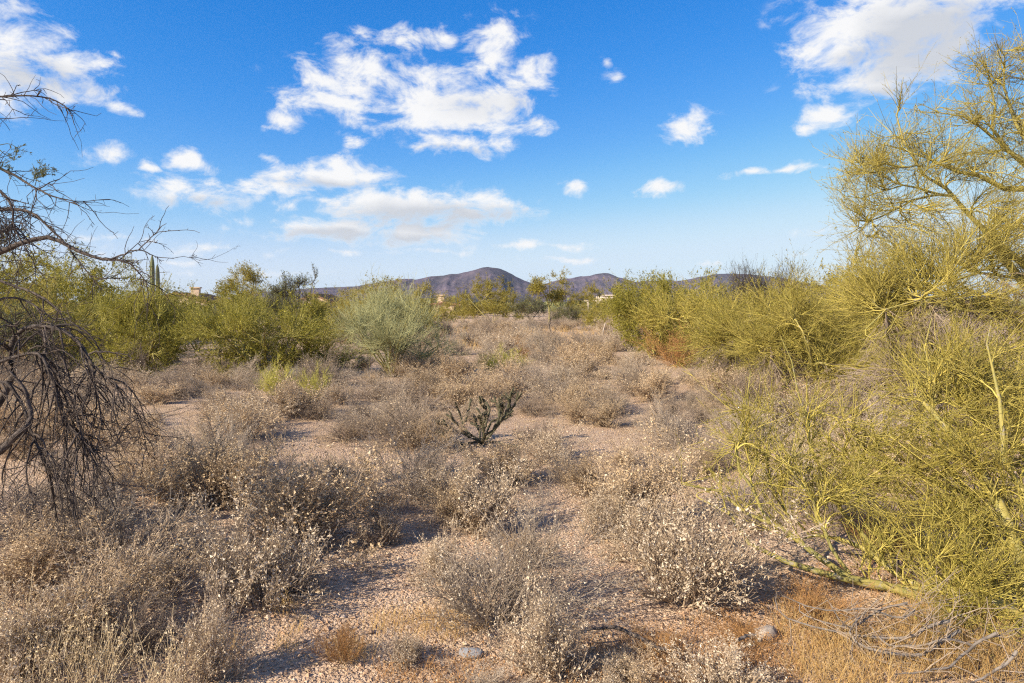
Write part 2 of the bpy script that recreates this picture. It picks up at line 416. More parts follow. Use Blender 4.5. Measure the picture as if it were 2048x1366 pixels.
# ------------------------------------------------------------------ ground
def ground_material():
    m = bpy.data.materials.new('desert_gravel'); m.use_nodes = True
    t = m.node_tree; b = t.nodes['Principled BSDF']
    b.inputs['Roughness'].default_value = .95; b.inputs['Specular IOR Level'].default_value = .1
    tc = N(t, 'ShaderNodeTexCoord')
    def noise(scale, det=5, rough=.55):
        n = N(t, 'ShaderNodeTexNoise'); n.inputs['Scale'].default_value = scale; n.inputs['Detail'].default_value = det; n.inputs['Roughness'].default_value = rough
        t.links.new(tc.outputs['Object'], n.inputs[0]); return n.outputs['Fac']
    def voro(scale, feature='F1'):
        n = N(t, 'ShaderNodeTexVoronoi', feature=feature); n.inputs['Scale'].default_value = scale
        t.links.new(tc.outputs['Object'], n.inputs[0]); return n
    c = ramp(t, noise(.55), [(.30, (.31, .21, .14)), (.5, (.42, .30, .205)), (.70, (.50, .375, .268))])
    v1, v2 = voro(48), voro(110)
    hsv = N(t, 'ShaderNodeSeparateColor'); t.links.new(v1.outputs['Color'], hsv.inputs[0])
    peb = ramp(t, hsv.outputs[0], [(0, (.17, .105, .065)), (.35, (.42, .28, .18)), (.6, (.57, .425, .305)), (.8, (.37, .23, .14)), (1, (.67, .545, .43))])
    c = mixc(t, .55, c, peb)
    hs2 = N(t, 'ShaderNodeSeparateColor'); t.links.new(v2.outputs['Color'], hs2.inputs[0])
    c = mixc(t, .35, c, ramp(t, hs2.outputs[1], [(0, (.17, .105, .065)), (.5, (.45, .31, .21)), (1, (.63, .49, .37))]))
    # straw litter between the shrubs
    c = mixc(t, M('MULTIPLY', maprange(t, noise(1.6, 6, .65), .50, .68), .45, tree=t), c, (.36, .245, .13))
    # far desert floor carries scrub too small to tell apart
    sx = N(t, 'ShaderNodeSeparateXYZ'); t.links.new(tc.outputs['Object'], sx.inputs[0])
    far = maprange(t, sx.outputs[1], 90, 200)
    scrub = ramp(t, noise(.11, 6, .7), [(.35, (.10, .105, .045)), (.55, (.22, .17, .10)), (.7, (.33, .25, .18))])
    c = mixc(t, far, c, scrub)
    t.links.new(c, b.inputs['Base Color'])
    h = M('ADD', M('MULTIPLY', v1.outputs['Distance'], -1.0, tree=t), M('MULTIPLY', v2.outputs['Distance'], -.5, tree=t), tree=t)
    bp = N(t, 'ShaderNodeBump'); bp.inputs['Strength'].default_value = .8; bp.inputs['Distance'].default_value = .018
    t.links.new(h, bp.inputs['Height']); t.links.new(bp.outputs[0], b.inputs['Normal'])
    return m
MT['ground'] = ground_material()
gk, gn = 10.1, 231
gu = np.sinh(gk * np.linspace(-1, 1, gn)) / math.sinh(gk) * 14000
GX, GY = np.meshgrid(gu, gu + 5.5)
idx = np.arange(gn * gn).reshape(gn, gn)
gq = np.stack([idx[:-1, :-1], idx[:-1, 1:], idx[1:, 1:], idx[1:, :-1]], -1)
ground = obj('ground', build('ground', np.stack([GX, GY, terrain(GX, GY)], -1), gq, mat=MT['ground']), kind='structure')

# ------------------------------------------------------------------ mountains
def ridged(x, y, seed, octv=5):
    a, f, s = 1., 1., 0.
    for i in range(octv):
        s = s + a * (1 - 2 * np.abs(vnoise(x * f, y * f, seed + i)) * 2) * .5
        a *= .5; f *= 2.1
    return s
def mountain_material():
    m = bpy.data.materials.new('haze_tinted_rock'); m.use_nodes = True
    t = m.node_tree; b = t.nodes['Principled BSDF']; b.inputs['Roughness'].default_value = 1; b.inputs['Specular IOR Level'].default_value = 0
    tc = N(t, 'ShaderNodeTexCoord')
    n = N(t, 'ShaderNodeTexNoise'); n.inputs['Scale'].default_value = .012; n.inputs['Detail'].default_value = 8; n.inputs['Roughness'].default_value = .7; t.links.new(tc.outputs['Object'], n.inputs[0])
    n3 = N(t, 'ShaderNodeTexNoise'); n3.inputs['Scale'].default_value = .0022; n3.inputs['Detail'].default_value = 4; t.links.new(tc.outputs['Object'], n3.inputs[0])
    c = ramp(t, n.outputs['Fac'], [(.32, (.044, .037, .052)), (.5, (.108, .085, .108)), (.68, (.185, .14, .158))])  # rock colours tinted purple-blue, distance haze painted into the albedo
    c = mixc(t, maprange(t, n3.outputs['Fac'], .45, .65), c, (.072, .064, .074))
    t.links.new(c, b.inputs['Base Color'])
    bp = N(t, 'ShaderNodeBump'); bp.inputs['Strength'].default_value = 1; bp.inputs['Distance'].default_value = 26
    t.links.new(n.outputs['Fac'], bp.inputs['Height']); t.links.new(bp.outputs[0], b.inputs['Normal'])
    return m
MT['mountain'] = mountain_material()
def mountain(name, ridge, Y, depth, seed, nx=300, ny=60):
    ridge = np.array(ridge, float)
    X = (ridge[:, 0] - CX) / FPX * Y; Z = CAM_H + (HY - ridge[:, 1]) / FPX * Y
    xs = np.linspace(X[0], X[-1], nx); t = np.linspace(-1, 1, ny)
    XX, TT = np.meshgrid(xs, t)
    H = np.interp(XX, X, Z) + 40
    w = depth * (.55 + .45 * np.clip(H / H.max(), 0, 1))
    spur = ridged(XX / (depth * .42), TT * 1.1, seed, 5)
    prof = np.clip(1 - np.abs(TT), 0, 1)
    base = prof ** (1.0 + .35 * spur)
    sl = np.sin(np.pi * np.abs(TT)) ** .8
    ZZ = H * base + H * sl * (.36 * spur - .14) + (6 + .035 * H) * ridged(XX / 90, TT * depth / 90, seed + 9, 3) * (.25 + sl) - 45
    gul = ridged(XX / 170 + .6 * vnoise(XX / 300, TT * 3, seed + 40), TT * 1.6, seed + 30, 3)
    ZZ = ZZ + H * sl * .16 * (gul - .5)
    YY = Y + TT * w + depth * .10 * vnoise(XX / (depth * .5), XX * 0, seed + 4)
    i = np.arange(nx * ny).reshape(ny, nx)
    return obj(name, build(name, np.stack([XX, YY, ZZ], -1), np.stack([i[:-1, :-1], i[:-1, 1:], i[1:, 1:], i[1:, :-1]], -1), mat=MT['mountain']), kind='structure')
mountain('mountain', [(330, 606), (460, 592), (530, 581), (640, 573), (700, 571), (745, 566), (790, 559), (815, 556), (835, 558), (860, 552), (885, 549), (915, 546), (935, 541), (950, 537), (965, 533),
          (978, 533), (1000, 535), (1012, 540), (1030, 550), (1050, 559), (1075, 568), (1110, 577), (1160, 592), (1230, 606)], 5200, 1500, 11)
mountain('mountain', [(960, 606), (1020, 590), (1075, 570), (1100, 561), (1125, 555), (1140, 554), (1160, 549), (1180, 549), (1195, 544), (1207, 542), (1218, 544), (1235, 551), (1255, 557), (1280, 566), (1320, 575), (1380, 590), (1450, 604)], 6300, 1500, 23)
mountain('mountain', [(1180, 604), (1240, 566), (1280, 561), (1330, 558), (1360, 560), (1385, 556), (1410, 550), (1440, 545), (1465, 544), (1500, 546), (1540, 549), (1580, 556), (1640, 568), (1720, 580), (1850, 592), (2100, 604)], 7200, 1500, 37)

# ------------------------------------------------------------------ gravel on the open ground
rng = np.random.default_rng(5)
def pebble_mesh(n, seed):
    g = np.random.default_rng(seed)
    v = np.array([[1, 0, 0], [-1, 0, 0], [0, 1, 0], [0, -1, 0], [0, 0, .75], [0, 0, -.6]], float)
    f = np.array([[0, 2, 4], [2, 1, 4], [1, 3, 4], [3, 0, 4], [2, 0, 5], [1, 2, 5], [3, 1, 5], [0, 3, 5]])
    # denser towards the camera, over the ground in view
    Y = 2.6 + (9.5 - 2.6) * g.random(n) ** 1.7
    X = (g.random(n) * 2 - 1) * .80 * Y
    keep = vnoise(X * 1.3, Y * 1.3, 77) + g.random(n) * .8 > .0
    X, Y = X[keep], Y[keep]; n = len(X)
    s = np.clip(g.lognormal(math.log(.0075), .45, n), .003, .028)
    a = g.uniform(0, 2 * np.pi, n)
    vv = v[None] * g.uniform(.6, 1.3, (n, 6, 1)) * s[:, None, None] * np.stack([np.ones(n), g.uniform(.6, 1, n), g.uniform(.5, .9, n)], 1)[:, None, :]
    ca, sa = np.cos(a)[:, None], np.sin(a)[:, None]
    x, y = vv[:, :, 0] * ca - vv[:, :, 1] * sa, vv[:, :, 0] * sa + vv[:, :, 1] * ca
    V = np.stack([x + X[:, None], y + Y[:, None], vv[:, :, 2] + (terrain(X, Y) + s * .22)[:, None]], -1)
    return V.reshape(-1, 3), (f[None] + np.arange(n)[:, None, None] * 6).reshape(-1, 3)
MT['pebble'] = material('pebble', [(.27, .16, .095), (.52, .36, .24), (.38, .23, .135), (.64, .50, .37), (.46, .28, .16), (.33, .25, .19)], .9, .15, obj_var=0)
V, T = pebble_mesh(26000, 3)
o = obj('gravel', build('gravel', V, tris=T, mat=MT['pebble'], smooth=False), kind='stuff')

# ------------------------------------------------------------------ houses beyond the trees
MT['stucco'] = material('tan_stucco', [(.62, .47, .33)], .9, .15, noise=(1.5, (.55, .41, .29), .6), obj_var=0)
MT['stucco_pale'] = material('pale_stucco', [(.74, .64, .55)], .9, .15, noise=(1.2, (.66, .55, .46), .7), obj_var=0)
MT['roof_tile'] = material('roof_tile', [(.26, .14, .09)], .85, .2, noise=(3, (.34, .20, .13), .8), obj_var=0)
MT['window_glass'] = material('window_glass', [(.03, .035, .045)], .12, .5, obj_var=0)
MT['trim'] = material('window_trim', [(.30, .20, .14)], .7, .3, obj_var=0)
def window(parent, c, w, h, yface):
    f = obj('window', Geo().box((c[0], yface - .03, c[2] + h / 2 + .05), (w + .2, .1, .1)).box((c[0], yface - .03, c[2] - h / 2 - .05), (w + .2, .1, .1)).box((c[0] - w / 2 - .05, yface - .03, c[2]), (.1, .1, h)).box((c[0] + w / 2 + .05, yface - .03, c[2]), (.1, .1, h)).mesh('window', MT['trim'], False), parent)
    obj('pane', Geo().box((c[0], yface - .01, c[2]), (w, .04, h)).mesh('pane', MT['window_glass'], False), f)
def gable_house(label, px, Y, w, d, wall_h, roof_h, chimney=None, mat='stucco', overhang=.35, rz=0.):
    x = (px - CX) / FPX * Y
    r = thing('house', label, 'house', (x, Y, tz(x, Y)), rz)
    hw, hd = w / 2, d / 2
    wv = [(-hw, -hd, -.4), (hw, -hd, -.4), (hw, hd, -.4), (-hw, hd, -.4), (-hw, -hd, wall_h), (hw, -hd, wall_h), (hw, hd, wall_h), (-hw, hd, wall_h), (0, -hd, wall_h + roof_h), (0, hd, wall_h + roof_h)]
    obj('wall', Geo().add(wv, [[0, 1, 5, 4], [1, 2, 6, 5], [2, 3, 7, 6], [3, 0, 4, 7]], [[4, 5, 8], [6, 7, 9]]).mesh('wall', MT[mat], False), r)
    k = roof_h / hw; ow = hw + overhang; oz = wall_h - overhang * k; th = .16
    g = Geo()
    for s in (-1, 1):
        a = np.array([(s * ow, -hd - overhang, oz), (s * ow, hd + overhang, oz), (0, hd + overhang, wall_h + roof_h), (0, -hd - overhang, wall_h + roof_h)]) + [0, 0, .02]
        b = a + [0, 0, th]
        g.add(np.vstack([a, b]), [[0, 1, 2, 3], [4, 5, 6, 7], [0, 1, 5, 4], [1, 2, 6, 5], [2, 3, 7, 6], [3, 0, 4, 7]])
        nrow = int(math.hypot(ow, roof_h) / .45)                   # courses of barrel tile
        for i in range(nrow):
            t = (i + .5) / nrow
            g.box((s * ow * (1 - t), 0, oz + (wall_h + roof_h - oz) * t + th + .04), (.12, d + 2 * overhang, .07))
    rf = obj('roof', g.mesh('roof', MT['roof_tile'], False), r)
    if chimney:
        cx, cy, cw, ch = chimney
        z0 = wall_h * .6
        c = obj('chimney', Geo().box((cx, cy, (z0 + ch) / 2), (cw, cw * .8, ch - z0)).mesh('chimney', MT[mat], False), rf)
        c.name = 'chimney'
        obj('chimney_cap', Geo().box((cx, cy, ch + .08), (cw + .25, cw * .8 + .25, .16)).mesh('chimney_cap', MT[mat], False), r)
    for sx in (-.55, .55):
        window(r, (sx * hw, 0, wall_h * .5), 1.2, 1.2, -hd)
    return r
gable_house('tan stucco house with red tile roof and square chimney beside the saguaro', 384, 92, 7.5, 12, 1.9, 1.05, (1.55, -3.5, 1.0, 3.65), rz=R(8))
gable_house('tan stucco gable end peeping out between two trees, no chimney', 645, 110, 4.4, 10, 2.0, .95)
gable_house('low tan house with only its square chimney above the scrub', 893, 105, 8, 10, 1.1, .55, (-.5, -3.2, 1.0, 2.75))
xh = (1222 - CX) / FPX * 112
fh = thing('house', 'pale flat-roofed stone-faced house under the second mountain', 'house', (xh, 112, tz(xh, 112)))
obj('wall', Geo().box((.6, 2, 1.05), (4.6, 8, 3.7)).mesh('wall', MT['stucco_pale'], False), fh)
obj('parapet', Geo().box((.6, -2.03, 2.98), (4.8, .3, .18)).mesh('parapet', MT['stucco_pale'], False), fh)
obj('porch_roof', Geo().box((-2.95, 0, 2.1), (2.4, 4, .22)).mesh('porch_roof', MT['stucco_pale'], False), fh)
for px_ in (-4.0, -2.3): obj('porch_post', Geo().box((px_, -1.8, .9), (.28, .28, 2.2)).mesh('porch_post', MT['stucco_pale'], False), fh)
window(fh, (.6, 0, 1.3), 1.4, 1.1, -2.0)
rs = np.random.default_rng(8)
for i in range(30):                                              # stone facing, course by course
    rowi, coli = divmod(i, 6)
    obj('stone', Geo().box((-1.3 + coli * .78 + (.25 if rowi % 2 else 0), -2.06, -.1 + rowi * .60), (.66 + rs.uniform(-.08, .08), .10 + rs.uniform(0, .05), .5)).mesh('stone', MT['stone'], False), fh) if not (2 <= rowi <= 2 and 2 <= coli <= 3) else None

# ------------------------------------------------------------------ air
hz = bpy.data.materials.new('haze_air'); hz.use_nodes = True
ht = hz.node_tree; ht.nodes.clear()
pv = N(ht, 'ShaderNodeVolumePrincipled'); pv.inputs['Color'].default_value = (.6, .75, 1.0, 1); pv.inputs['Density'].default_value = HAZE; pv.inputs['Anisotropy'].default_value = .15
ho = N(ht, 'ShaderNodeOutputMaterial'); ht.links.new(pv.outputs[0], ho.inputs['Volume'])
if HAZE:
    haze = obj('haze', Geo().box((0, 0, 161), (29000, 29000, 324)).mesh('haze', hz, False), kind='stuff')

# ------------------------------------------------------------------ trees: skeleton from limbs, crowns from lobes
def limb_array(limbs, S=9):
    P = np.stack([resample(l, S) for l in limbs])
    return P[:, :, :3], P[:, :, 3]
def wiggle_paths(rng, A, B, T0, n, amp, sag=0.):
    """curved branches from points A (leaving along T0) to B"""
    t = np.linspace(0, 1, n)[None, :, None]
    Lg = np.linalg.norm(B - A, axis=1)[:, None]
    C = A + T0 * Lg * .45
    P = (1 - t) ** 2 * A[:, None] + 2 * t * (1 - t) * C[:, None] + t ** 2 * B[:, None]
    w = rng.normal(size=P.shape) * amp * Lg[:, None]
    w = np.cumsum(w, axis=1) * (t ** .7) * .5
    P = P + w - w[:, :1]
    P[:, :, 2] -= sag * Lg * (t[0, :, 0] ** 2)[None]
    return P
def lobe_targets(rng, lobes, n, shell=.55):
    w = np.array([l[3] * l[4] * l[5] * (l[6] if len(l) > 6 else 1) for l in lobes]) ** .8
    k = rng.choice(len(lobes), n, p=w / w.sum())
    d = unit(rng.normal(size=(n, 3)))
    r = (shell + (1 - shell) * rng.random(n)) ** 1.0 * np.where(rng.random(n) < .25, rng.random(n), 1)
    Lb = np.array([l[:6] for l in lobes])[k]
    return Lb[:, :3] + d * r[:, None] * Lb[:, 3:], k
def make_tree(name, label, cat, base, trunks, lobes, seed, bark, twig, leaf, n2=120, n3=1400, n4=6000, nleaf=6000,
              len3=(.42, .15), len4=(.16, .06), r2=.012, r3=.0042, r4=.0022, leaf_size=(.014, .004), up3=.25, ang3=(34, 14), sag=0., extra_limbs=None,
              group=None, dead=0, dead_lobes=None, link=True, limb_r=.035, shell=.55, leaf_w=.45, zmin=.06, limb_sub=True):
    """trunks / extra_limbs: lists of (x,y,z,r) control points in tree space (origin at base). Returns the root Empty."""
    rng = np.random.default_rng(seed)
    root = thing(name, label, cat, tuple(base), 0, group)
    limbs = [np.array(t, float) for t in trunks]
    TP, TR = limb_array(limbs)
    for i in range(len(TP)):
        V, Q = tubes(TP[i:i + 1], TR[i:i + 1], 8)
        tr = obj('trunk', build('trunk', V, Q, mat=bark), root)
    allP, allR = [TP], [TR]
    Ls = []
    if extra_limbs:
        Ls += [np.array(l, float) for l in extra_limbs]
    if limb_sub:
        flat = TP[:, 3:].reshape(-1, 3); fr = TR[:, 3:].reshape(-1)
        for l in lobes:
            c = np.array(l[:3])
            d = np.linalg.norm(flat - c, axis=1) + np.maximum(0, flat[:, 2] - c[2]) * 1.5
            j = int(np.argmin(d * rng.uniform(.85, 1.15, len(d))))
            a = flat[j]
            mid = (a + c) / 2 + rng.normal(size=3) * .12 * np.linalg.norm(c - a) + np.array([0, 0, .08 * np.linalg.norm(c - a)])
            r0 = min(limb_r, fr[j])
            Ls.append(np.array([[*a, r0], [*mid, r0 * .7], [*c, r0 * .35]]))
    if Ls:
        LP, LR = limb_array(Ls)
        LP = LP + np.concatenate([np.zeros((len(LP), 1, 3)), rng.normal(size=(len(LP), LP.shape[1] - 1, 3)) * .012 * np.linalg.norm(LP[:, -1] - LP[:, 0], axis=1)[:, None, None]], 1)
        for i in range(len(LP)):
            V, Q = tubes(LP[i:i + 1], LR[i:i + 1], 7)
            obj('limb', build('limb', V, Q, mat=bark), root)
        allP.append(LP); allR.append(LR)
    P1, R1 = np.concatenate(allP), np.concatenate(allR)
    # branches reaching into the lobes
    B, k = lobe_targets(rng, lobes, n2, shell)
    B[:, 2] = np.maximum(B[:, 2], zmin)
    S1 = P1.shape[1]
    flat = P1[:, 2:].reshape(-1, 3); ft = unit(np.gradient(P1, axis=1))[:, 2:].reshape(-1, 3); fr = R1[:, 2:].reshape(-1)
    cost = np.linalg.norm(B[:, None] - flat[None], axis=2) + .6 * np.maximum(0, flat[None, :, 2] - B[:, None, 2]) + rng.random((n2, len(flat))) * .75
    j = np.argmin(cost, axis=1)
    P2 = wiggle_paths(rng, flat[j], B, unit(ft[j] + .5 * unit(B - flat[j])), 7, .075, sag)
    R2 = np.minimum(r2, fr[j])[:, None] * np.linspace(1, .28, 7)[None]
    g = Geo()
    g.add(*tubes(P2, R2, 4 if r3 < .0045 else 3))
    P3, R3 = spawn(rng, P2, R2, n3, .25, 1., ang3, len3, 3 if r3 < .0045 else 2, r3, .35, up3, .10)
    P3[:, :, 2] = np.maximum(P3[:, :, 2], zmin * .5)
    g.add(*tubes(P3, R3, 3))
    obj('branches', g.mesh('branches', {MT['pv_twig']: MT['pv_branch'], MT['pvg_twig']: MT['pvg_branch']}.get(twig, twig)), root, 'stuff')
    P4, R4 = spawn(rng, P3, R3, n4, .12, 1., (36, 14), len4, 1, r4, .4, up3 * .6, .12)
    P4[:, :, 2] = np.maximum(P4[:, :, 2], .02)
    g = Geo().add(*tubes(P4, R4, 3))
    obj('twigs', g.mesh('twigs', twig), root, 'stuff')
    if nleaf:
        V, T = leaf_faces(rng, P4, R4, nleaf, leaf_size, leaf_w, .2, 1., .3)
        obj('foliage', build('foliage', V, tris=T, mat=leaf, smooth=False), root, 'stuff')
    if dead:
        B, k = lobe_targets(rng, dead_lobes or lobes, max(20, dead // 40), .2)
        B[:, 2] = np.maximum(B[:, 2], .05)
        cost = np.linalg.norm(B[:, None] - flat[None], axis=2) + 1.2 * np.maximum(0, B[:, None, 2] - flat[None, :, 2]) + rng.random((len(B), len(flat))) * 1.1
        j = np.argmin(cost, axis=1)
        Pd = wiggle_paths(rng, flat[j], B, unit(B - flat[j]), 6, .07, .12)
        Rd = np.full((len(Pd), 1), r2 * .7) * np.linspace(1, .3, 6)[None]
        g = Geo(); g.add(*tubes(Pd, Rd, 4))
        Pe, Re = spawn(rng, Pd, Rd, dead, .1, 1., (35, 15), (.32, .12), 2, r3 * .9, .35, -.5, .12)
        Pe[:, :, 2] = np.maximum(Pe[:, :, 2], .02)
        g.add(*tubes(Pe, Re, 3))
        Pf, Rf = spawn(rng, Pe, Re, dead * 2, .1, 1., (38, 15), (.13, .05), 1, r4, .4, -.3, .1)
        g.add(*tubes(Pf, Rf, 3))
        obj('dead_branches', g.mesh('dead_branches', MT['dead_twig']), root, 'stuff')
    return root

def dome_lobes(rng, W, D_, H, n=7, low=.25, r=.42):
    out = []
    for i in range(n):
        a = 2 * np.pi * (i + rng.random() * .6) / n
        rad = rng.uniform(.30, .78)
        z = H * rng.uniform(low + .12, .72)
        out.append((W * .5 * rad * math.cos(a) * 1.05, D_ * .5 * rad * math.sin(a), z, W * r * .5 * rng.uniform(.8, 1.2), D_ * r * .5, H * rng.uniform(.2, .28)))
    out.append((rng.normal() * W * .05, 0, H * .72, W * .25, D_ * .25, H * .27))
    return out
def dome_trunks(rng, W, H, n=4, r=.045):
    out = []
    for i in range(n):
        a = 2 * np.pi * (i + rng.random() * .5) / n
        s = rng.uniform(.16, .3) * W
        out.append([(.05 * math.cos(a), .05 * math.sin(a), -.08, r), (s * .4 * math.cos(a), s * .4 * math.sin(a), H * .16, r * .85), (s * math.cos(a), s * math.sin(a), H * .42, r * .5), (s * 1.35 * math.cos(a), s * 1.35 * math.sin(a), H * .6, r * .25)])
    return out
def pv_bush(label, px, Y, W, H, seed, kind='pv', name='palo_verde', cat='tree', D_=None, n=(110, 1500, 8000, 9000), group=None, dead=0, low=.12, loc=None, **kw):
    rng = np.random.default_rng(seed)
    if loc is None: loc = ((px - CX) / FPX * Y, Y)
    mats = {'pv': ('pv_bark', 'pv_twig', 'pv_leaf'), 'green': ('pv_bark', 'pvg_twig', 'pvg_leaf'), 'blue': ('pv_bark', 'pvb_twig', 'pvb_twig'), 'grey': ('dead_wood', 'dead_twig', 'tan_leaf'), 'dark': ('mesquite_bark', 'mesquite_twig', 'mesquite_leaf')}[kind]
    D_ = D_ or W
    lob = dome_lobes(rng, W, D_, H, 13, low, .36)
    dl = [(l[0] * .8, l[1] * .8 - .1, H * .2, l[3] * .8, l[4] * .8, H * .16) for l in lob]
    return make_tree(name, label, cat, (loc[0], loc[1], tz(*loc)), dome_trunks(rng, W, H, 5), lob, seed, MT[mats[0]], MT[mats[1]], MT[mats[2]], n[0], n[1], n[2], n[3], dead=dead, dead_lobes=dl, group=group, **kw)

# ---- mesquite drooping into view beside the camera
def px_limb(rows, origin):
    return [(*(at(p, q, y) - np.array(origin)), r) for p, q, y, r in rows]
MQ = np.array([-4.35, 4.7, 0.]); MQ[2] = tz(MQ[0], MQ[1])
mq_trunks = [[(0, 0, -.1, .16), (.05, 0, .6, .13), (.1, -.05, 1.25, .11), (.05, 0, 1.9, .08), (.1, .1, 2.5, .06), (.3, .1, 2.9, .03)],
             [(0, 0, .3, .10), (.25, -.1, .8, .07), (.55, -.15, 1.15, .05), (.85, -.2, 1.3, .03)]]
mq_limbs = [px_limb(r, MQ) for r in [
 [(-190, 560, 4.75, 0.0467), (-60, 520, 4.7, 0.0289), (0, 505, 4.65, 0.0204), (50, 486, 4.6, 0.0170), (100, 476, 4.6, 0.0145), (150, 500, 4.55, 0.0119), (210, 520, 4.5, 0.0093), (245, 518, 4.5, 0.0068), (275, 536, 4.5, 0.0051), (300, 568, 4.5, 0.0026)],
 [(215, 520, 4.5, 0.0068), (245, 511, 4.48, 0.0051), (268, 500, 4.45, 0.0043), (290, 502, 4.45, 0.0034), (322, 521, 4.45, 0.0017)],
 [(-170, 470, 4.9, 0.0340), (-40, 428, 4.85, 0.0170), (20, 420, 4.85, 0.0119), (70, 425, 4.8, 0.0093), (105, 455, 4.8, 0.0076), (140, 490, 4.75, 0.0059), (180, 540, 4.7, 0.0043), (215, 580, 4.7, 0.0026)],
 [(-150, 230, 4.3, 0.0170), (-40, 198, 4.3, 0.0076), (0, 197, 4.3, 0.0059), (50, 196, 4.3, 0.0051), (100, 203, 4.3, 0.0043), (135, 222, 4.3, 0.0034), (150, 255, 4.3, 0.0021)],
 [(-130, 300, 4.6, 0.0213), (-20, 330, 4.6, 0.0110), (30, 352, 4.6, 0.0085), (70, 372, 4.55, 0.0068), (110, 392, 4.5, 0.0051), (160, 404, 4.5, 0.0026)],
 [(-160, 400, 4.4, 0.0255), (-30, 380, 4.4, 0.0119), (10, 390, 4.4, 0.0093), (25, 420, 4.4, 0.0068), (28, 460, 4.4, 0.0051), (60, 520, 4.4, 0.0034), (70, 575, 4.4, 0.0017)],
 [(-30, 850, 4.3, 0.0298), (25, 765, 4.35, 0.0187), (24, 700, 4.35, 0.0161), (46, 664, 4.35, 0.0140), (78, 655, 4.3, 0.0132), (132, 664, 4.25, 0.0119), (155, 683, 4.25, 0.0102), (178, 710, 4.2, 0.0085), (186, 734, 4.2, 0.0068), (227, 770, 4.15, 0.0051), (250, 792, 4.15, 0.0034), (272, 830, 4.1, 0.0021)],
 [(88, 659, 4.3, 0.0093), (92, 695, 4.25, 0.0085), (86, 726, 4.2, 0.0085), (101, 752, 4.15, 0.0081), (130, 778, 4.1, 0.0068), (148, 810, 4.1, 0.0059), (165, 865, 4.05, 0.0051), (190, 915, 4.05, 0.0034), (205, 945, 4.0, 0.0017)],
 [(-60, 740, 4.2, 0.0204), (0, 722, 4.2, 0.0119), (46, 709, 4.2, 0.0102), (74, 707, 4.15, 0.0085), (95, 730, 4.1, 0.0076), (110, 775, 4.1, 0.0064), (125, 830, 4.1, 0.0051), (150, 880, 4.05, 0.0043), (175, 930, 4.05, 0.0026)],
 [(-90, 960, 3.9, 0.0340), (0, 905, 3.95, 0.0238), (35, 872, 3.95, 0.0187), (58, 845, 4.0, 0.0145), (52, 800, 4.0, 0.0102), (40, 770, 4.0, 0.0076), (15, 745, 4.0, 0.0043)],
 [(-60, 840, 4.1, 0.0187), (0, 760, 4.1, 0.0119), (40, 800, 4.1, 0.0102), (60, 850, 4.05, 0.0085), (85, 900, 4.0, 0.0059), (110, 950, 4.0, 0.0034)],
 [(178, 710, 4.2, 0.0059), (230, 707, 4.2, 0.0043), (275, 716, 4.2, 0.0026)],
 [(132, 664, 4.25, 0.0076), (160, 690, 4.25, 0.0068), (178, 745, 4.2, 0.0051), (187, 790, 4.2, 0.0043), (200, 850, 4.15, 0.0030)],
 [(-120, 590, 4.6, 0.0204), (-20, 560, 4.6, 0.0110), (40, 575, 4.6, 0.0085), (90, 600, 4.55, 0.0059), (120, 630, 4.5, 0.0043), (135, 660, 4.5, 0.0026)],
 [(-110, 640, 4.9, 0.0187), (0, 605, 4.9, 0.0085), (60, 610, 4.9, 0.0068), (110, 640, 4.9, 0.0043), (150, 640, 4.9, 0.0026)]]]
